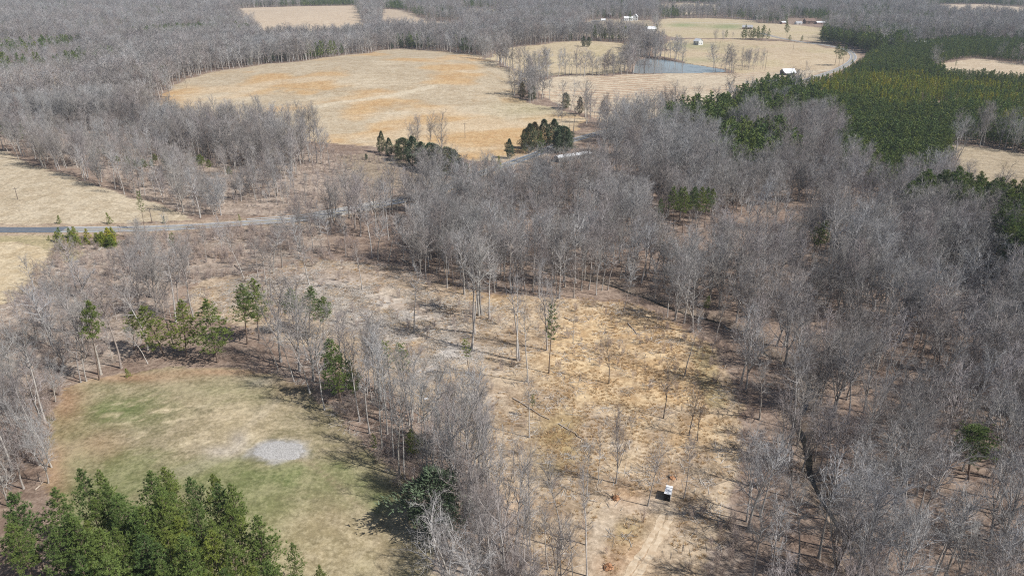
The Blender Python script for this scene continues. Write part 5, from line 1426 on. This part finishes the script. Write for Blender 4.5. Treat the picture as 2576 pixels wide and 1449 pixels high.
gable("barn", "brown round-shouldered barn with rusty roof above the brown slope", "barn", 2035, 60, 20, 12, 5.0, 4.5, 8, M_brownroof, M_brownroof, doors=[(-3, 3.5, 3.4)], windows=[(4, 2.0, 1.2, 1.0)])
gable("house", "low house with bright white roof next to the rusty barn", "house", 2064, 61, 18, 9, 2.8, 2.0, 4, M_brick, M_roof_white, windows=[(-5, 1.0, 1.5, 1.2), (5, 1.0, 1.5, 1.2)], doors=[(0, 1.2, 2.2)])
gable("shed", "long white shed roof beyond the bright-roofed house", "shed", 2096, 56, 20, 8, 3.2, 1.6, -4, M_greywood, M_roof_white, doors=[(-5, 3, 2.6), (5, 3, 2.6)])
gable("house", "pale grey cottage between the white shed and the rusty barn", "house", 2008, 62, 12, 8, 3.0, 2.4, 12, M_wall_white, M_roof_grey, windows=[(-3, 1.0, 1.2, 1.2), (3, 1.0, 1.2, 1.2)], doors=[(0, 1.1, 2.1)])
gable("house", "white-roofed house sunk in the grey wood above the plantation", "house", 2330, 80, 18, 11, 6.5, 3.0, -10, M_wall_white, M_roof_white, windows=[(-5, 4, 1.4, 1.4), (0, 4, 1.4, 1.4), (5, 4, 1.4, 1.4)])
gable("barn", "long low white barn behind the plantation's top edge", "barn", 2325, 118, 28, 9, 5.5, 1.6, 0, M_wall_white, M_roof_white, doors=[(-7, 4, 3.2), (7, 4, 3.2)])

# long trailer home with its carport end, and the pickup parked before it
t_ = gable("trailer_home", "long trailer home with streaked white roof beside the road", "trailer home", 1441, 401, 24, 5.2, 2.9, 0.8, 30, M_greywood, M_roof_white,
           windows=[(-8, 1.2, 1.2, 1.1), (-4, 1.2, 1.2, 1.1), (2, 1.2, 1.5, 1.1), (7, 1.2, 1.2, 1.1)], doors=[(-1, 1.0, 2.1)], ends=[(-1, -1.1, 1.1, 0.9, 1.2), (-1, 1.1, 1.1, 0.9, 1.2)], over=0.3)
gable("carport", "dark open carport against the trailer home", "carport", 1409, 404, 6, 5, 2.4, 0.7, 30, M_greywood, M_roof_grey, ends=[(-1, 0, 0.1, 3.6, 2.1)], doors=[(0, 3.6, 2.1)], over=0.4)
gable("shed", "low weathered shed roof among twigs across from the trailer home", "shed", 1368, 432, 9, 5, 2.2, 1.0, 5, M_greywood, M_roof_grey, doors=[(-1.5, 1.6, 1.9)], windows=[(2, 1.0, 0.9, 0.7)])
def car(vx, vy, rot, label):
    x_, y_, z_ = site(vx, vy)
    root = bpy.data.objects.new("parked_car", None); C.objects.link(root); tag(root, label, "car")
    root.location = (x_, y_, z_); root.rotation_euler = (0, 0, math.radians(rot))
    b_ = MB(); b_.prism([(-2.4, .35), (2.4, .35), (2.45, .75), (2.3, 1.0), (1.2, 1.08), (0.5, 1.72), (-1.9, 1.75), (-2.4, 1.1)], -.9, .9)
    link("body", b_.mesh("body", [M_carwhite]), root)
    for sd in (-1, 1):
        w_ = MB(); y_s = sd * .905
        w_.poly([(-1.7, y_s, 1.12), (0.95, y_s, 1.12), (0.4, y_s, 1.62), (-1.6, y_s, 1.64)][::sd]); link("side_window", w_.mesh("side_window", [M_glass]), root)
    w_ = MB(); w_.poly([(1.17, -.78, 1.14), (1.17, .78, 1.14), (.56, .74, 1.70), (.56, -.74, 1.70)]); link("windscreen", w_.mesh("windscreen", [M_glass]), root)
    for xw in (-1.5, 1.5):
        for yw in (-.85, .85):
            q = MB(); q.tube([(xw, yw - .11, .34), (xw, yw + .11, .34)], [.34, .34], 14, cap=True); link("wheel", q.mesh("wheel", [M_tyre]), root)
    return root
car(1407, 398, 205, "white car parked at the end of the trailer home")

# white-roofed hut by the two-rut track
x_, y_, z_ = site(1677, 1260)
hut = bpy.data.objects.new("hut", None); C.objects.link(hut)
hut.location = (x_, y_, z_ - 0.03); hut.rotation_euler = (0, 0, math.radians(-21)); tag(hut, "black-walled hut with flat white roof at the end of the two-rut track", "hut")
HW, HL, HH = 1.35, 2.9, 1.95
b_ = MB(); b_.box(-HW / 2, HW / 2, 0, HL, 0, HH); link("wall", b_.mesh("wall", [M_black]), hut)
b_ = MB(); b_.v = [(-HW / 2 - .06, -.06, HH + .01), (HW / 2 + .06, -.06, HH + .01), (HW / 2 + .06, HL + .06, HH + .05), (-HW / 2 - .06, HL + .06, HH + .05)]
b_.v += [(p[0], p[1], p[2] + .07) for p in b_.v]
b_.f = [(3, 2, 1, 0), (4, 5, 6, 7), (0, 1, 5, 4), (1, 2, 6, 5), (2, 3, 7, 6), (3, 0, 4, 7)]; b_.m = [0] * 6
link("roof", b_.mesh("roof", [M_roof_white]), hut)
b_ = MB(); b_.box(HW / 2 + .002, HW / 2 + .03, 0.05, HL - .05, 0.05, HH - .05); link("sunlit_side", b_.mesh("sunlit_side", [M_steel]), hut)  # pale sheet over the black wall: sunlight on this side painted as colour
b_ = MB(); b_.box(-.38, .38, -.03, -.002, 0.12, 1.7); dr = link("door", b_.mesh("door", [M_black]), hut)
b_ = MB(); b_.box(.26, .31, -.06, -.031, .85, 1.0); link("handle", b_.mesh("handle", [M_steel]), dr)

# utility poles
def pole(vx, vy, hpx, label):
    x_, y_, z_, h_, _ = hand(vx, vy, hpx)
    root = bpy.data.objects.new("utility_pole", None); C.objects.link(root); root.location = (x_, y_, z_); root.rotation_euler = (0, 0, R0.uniform(-.4, .4)); tag(root, label, "utility pole", )
    m_ = MB(); m_.tube([(0, 0, -.3), (0, 0, h_)], [.2, .13], 8, cap=True); link("post", m_.mesh("post", [M_pole]), root)
    m_ = MB(); m_.box(-1.1, 1.1, -.18, -.06, h_ - .75, h_ - .6); ca = link("crossarm", m_.mesh("crossarm", [M_pole]), root)
    for q in (-.95, 0.0, .95):
        m_ = MB(); m_.tube([(q, -.12, h_ - .6), (q, -.12, h_ - .38)], [.07, .05], 6, cap=True); link("insulator", m_.mesh("insulator", [M_steel]), ca)
pole(1170, 348, 38, "wooden utility pole standing in the orange lower slope of the golden field")
pole(45, 502, 30, "wooden utility pole in the pale roadside field")
pole(383, 562, 40, "wooden utility pole by the straggly roadside pine")
pole(1995, 126, 22, "wooden utility pole in the pasture beyond the small white house")
pole(2031, 112, 17, "wooden utility pole beside the lane to the brown slope")
pole(1924, 180, 52, "tall utility pole at the end of the pasture copse")
pole(1810, 122, 17, "wooden utility pole near the small white house")

# bridge parapets and guardrails where the road crosses the creek
def rail_line(v0, v1, off):
    i0, i1 = int(np.argmax(vxr > v0)), int(np.argmax(vxr > v1))
    ln = ROAD[i0:i1 + 1]; t = np.gradient(ln, axis=0); t /= np.linalg.norm(t, axis=1)[:, None]
    return ln + np.stack([-t[:, 1], t[:, 0]], 1) * off
for off, lb in ((4.2, "pale concrete bridge parapet along the field side of the road"), (-4.2, "pale concrete bridge parapet along the clearing side of the road")):
    ln = rail_line(775, 935, off); m_ = MB()
    zz = height_base(ln[:, 0], ln[:, 1])
    n_ = len(ln); t = np.gradient(ln, axis=0); t /= np.linalg.norm(t, axis=1)[:, None]; nn = np.stack([-t[:, 1], t[:, 0]], 1)
    root = bpy.data.objects.new("bridge_parapet", None); C.objects.link(root); root.location = (*ln[0], float(zz[0])); tag(root, lb, "parapet")
    o0 = np.array([ln[0][0], ln[0][1], zz[0]])
    for (a0, a1, z0, z1, nm) in ((-.18, .18, -1.2, .95, "wall"), (-.26, .26, .952, 1.08, "coping")):
        m_ = MB()
        for i_ in range(n_):
            for (o_, zq) in ((a0, z0), (a1, z0), (a1, z1), (a0, z1)):
                p = ln[i_] + nn[i_] * o_; m_.v.append((p[0] - o0[0], p[1] - o0[1], zz[i_] + zq - o0[2]))
        for i_ in range(n_ - 1):
            for k_ in range(4):
                k2 = (k_ + 1) % 4; m_.f.append((i_ * 4 + k_, i_ * 4 + k2, i_ * 4 + 4 + k2, i_ * 4 + 4 + k_)); m_.m.append(0)
        m_.f += [(0, 1, 2, 3)[::-1], tuple((n_ - 1) * 4 + q for q in range(4))]; m_.m += [0, 0]
        link(nm, m_.mesh(nm, [M_concrete]), root)
for off, v0, v1, lb in ((4.2, 600, 772, "steel guardrail on the field side leading to the bridge"), (-4.2, 640, 772, "steel guardrail on the clearing side leading to the bridge"), (4.2, 940, 1040, "steel guardrail running on from the bridge towards the cedars")):
    ln = rail_line(v0, v1, off); zz = height_base(ln[:, 0], ln[:, 1])
    root = bpy.data.objects.new("guardrail", None); C.objects.link(root); root.location = (*ln[0], float(zz[0])); tag(root, lb, "guardrail")
    o0 = np.array([ln[0][0], ln[0][1], zz[0]])
    m_ = MB(); n_ = len(ln)
    for i_ in range(n_):
        for zq in (.45, .85): m_.v.append((ln[i_][0] - o0[0], ln[i_][1] - o0[1], zz[i_] + zq - o0[2]))
    for i_ in range(n_ - 1): m_.f.append((2 * i_, 2 * i_ + 2, 2 * i_ + 3, 2 * i_ + 1)); m_.m.append(0)
    link("rail", m_.mesh("rail", [M_steel]), root)
    pm = MB(); pm.box(-.08, .08, -.08, .08, -.2, .75); pme = pm.mesh("post", [M_pole])
    for i_ in range(0, n_): link("post", pme, root, loc=(ln[i_][0] - o0[0], ln[i_][1] - o0[1], zz[i_] - o0[2]))

# fallen logs
def log(x1, y1, x2, y2, r, mat, label):
    a, b_ = site(x1, y1), site(x2, y2)
    L_ = math.hypot(b_[0] - a[0], b_[1] - a[1])
    root = bpy.data.objects.new("fallen_log", None); C.objects.link(root); root.location = a; tag(root, label, "log")
    rel = lambda p, q: (p[0] - a[0], p[1] - a[1], p[2] - a[2] + q)
    pts_ = [tuple(np.array(rel(a, r * .8)) * (1 - f) + np.array(rel(b_, r * .7)) * f + np.array([R0.gauss(0, .02) * L_, R0.gauss(0, .02) * L_, abs(R0.gauss(0, .03))])) for f in (0, .2, .4, .6, .8, 1)]
    m_ = MB(); m_.tube(pts_, [r * 1.1, r, r * .92, r * .8, r * .68, r * .5], 8, cap=True)
    link("stem", m_.mesh("stem", [mat], False), root)
    for _ in range(3):
        p, d = along(pts_, R0.uniform(.45, .95)); m_ = MB()
        dd = veer(d, math.radians(R0.uniform(40, 75)), R0); dd = norm((dd[0], dd[1], abs(dd[2]) * .7 + .1))
        m_.tube(grow(p, dd, R0.uniform(.8, 2.2), 3, .12, 0, R0), [r * .35, r * .28, r * .2, r * .06], 5); link("branch_stub", m_.mesh("branch_stub", [mat]), root)
for e in [(397, 677, 473, 682, .28, M_log, "long pale log lying in brush under the leaning tree"), (404, 684, 462, 690, .2, M_log, "thinner pale log alongside the long one in the brush"),
          (590, 668, 612, 690, .22, M_log_dark, "dark log end beside the bowed pale tree"), (230, 802, 280, 787, .2, M_log, "pale log slanting across the brown brushy slope"),
          (1292, 1002, 1379, 1055, .2, M_log, "long straight log crossing the straw-coloured weeds"), (1406, 1066, 1469, 1106, .17, M_log, "pale log with brush beyond the end of the long one"),
          (1180, 1198, 1222, 1212, .22, M_log, "pale barkless log on reddish ground in the brush strip"), (1077, 1028, 1160, 1036, .18, M_log, "long thin pale log at the strip's open edge"),
          (1206, 1128, 1218, 1123, .24, M_log, "short pale log butt in the weeds"), (1258, 891, 1281, 890, .18, M_log, "short pale log beside the tall slim pair"), (1114, 802, 1142, 808, .32, M_log, "stout pale log with root end on the slash slope"),
          (1010, 654, 1026, 664, .35, M_log, "stubby pale log at the far edge of the clearing"), (1577, 812, 1604, 842, .18, M_log, "weathered branching log by the dark brushy ditch"),
          (1255, 990, 1277, 986, .2, M_log, "pale split log beside the slim trees"), (1370, 1002, 1394, 997, .2, M_log, "pale short log on golden grass edge"), (1290, 1264, 1322, 1259, .2, M_log, "pale log against the fan-crowned trunk on orange soil"),
          (88, 1234, 110, 1212, .13, M_log, "white peeled pole lying on the meadow's clay edge"), (1947, 1358, 1974, 1338, .15, M_log, "pale fallen bough on the leaf-strewn slope by the wood"), (1957, 1429, 1976, 1420, .15, M_log, "pale broken bough at the foot of a dark tree"),
          (1483, 1258, 1503, 1263, .15, M_log, "thin pale log near the slanting slim tree"), (1420, 800, 1440, 808, .2, M_log, "grey log at the head of the brushy ditch")]:
    log(*e)
# uprooted stumps with clay
def rootball(vx, vy, r, label):
    x_, y_, z_ = site(vx, vy); rnd = random.Random(int(vx))
    root = bpy.data.objects.new("tree_stump", None); C.objects.link(root); root.location = (x_, y_, z_); tag(root, label, "stump")
    m_ = MB(); N, K = 14, 7
    for j_ in range(K):
        ph = j_ / (K - 1) * math.pi * .55
        for i_ in range(N):
            th = 2 * math.pi * i_ / N; q = r * (1 + rnd.gauss(0, .12))
            m_.v.append((math.cos(th) * math.sin(ph) * q, math.sin(th) * math.sin(ph) * q, math.cos(ph) * q * .7))
    for j_ in range(K - 1):
        for i_ in range(N): m_.f.append((j_ * N + i_, (j_ + 1) * N + i_, (j_ + 1) * N + (i_ + 1) % N, j_ * N + (i_ + 1) % N)); m_.m.append(0)
    link("clay_clod", m_.mesh("clay_clod", [M_clay]), root)
    for _ in range(9):
        a_ = rnd.uniform(0, 6.28); q = MB(); d = norm((math.cos(a_), math.sin(a_), rnd.uniform(.1, .9)))
        q.tube(grow((d[0] * r * .5, d[1] * r * .5, d[2] * r * .4), d, r * rnd.uniform(.9, 1.6), 3, .2, 0, rnd), [.12, .1, .06, .02], 5); link("root", q.mesh("root", [M_log_dark]), root)
rootball(1690, 1203, .75, "dark uprooted stump on orange clay beyond the hut")
rootball(1549, 1253, .9, "uprooted stump with clay between the pale tree and the fan-crowned tree")
rootball(1530, 1427, 1.0, "orange clay stump beside the faint second track")
# discarded white drum in the strip
x_, y_, z_ = site(1072, 1005)
dr = bpy.data.objects.new("drum", None); C.objects.link(dr); dr.location = (x_, y_, z_ + .27); tag(dr, "white drum lying in the brush strip beside a blue scrap", "drum")
m_ = MB(); m_.tube([(-.55, -.25, 0), (-.5, -.23, 0), (.5, .23, 0.05), (.55, .25, .05)], [.22, .27, .27, .22], 12, cap=True); link("body", m_.mesh("body", [M_tarp]), dr)
m_ = MB(); m_.tube([(-.08, -.04, .02), (.08, .04, .02)], [.28, .28], 12, cap=True); link("hoop", m_.mesh("hoop", [M_steel]), dr)

# ----------------------------------------------------------------------------
# air
# ----------------------------------------------------------------------------
m = bpy.data.materials.new("air"); m.use_nodes = True
nt = m.node_tree; nt.nodes.remove(nt.nodes["Principled BSDF"])
pv = nt.nodes.new("ShaderNodeVolumePrincipled")
pv.inputs["Color"].default_value = (0.76, 0.86, 1.0, 1); pv.inputs["Density"].default_value = 0.00009; pv.inputs["Anisotropy"].default_value = 0.1
nt.links.new(pv.outputs[0], nt.nodes["Material Output"].inputs["Volume"])
b_ = MB(); b_.box(-5600, 5600, -1200, 6600, float(Z.min()) - 1.5, CAM_H + 6)
tag(link("haze", b_.mesh("haze", [m])), kind='stuff')
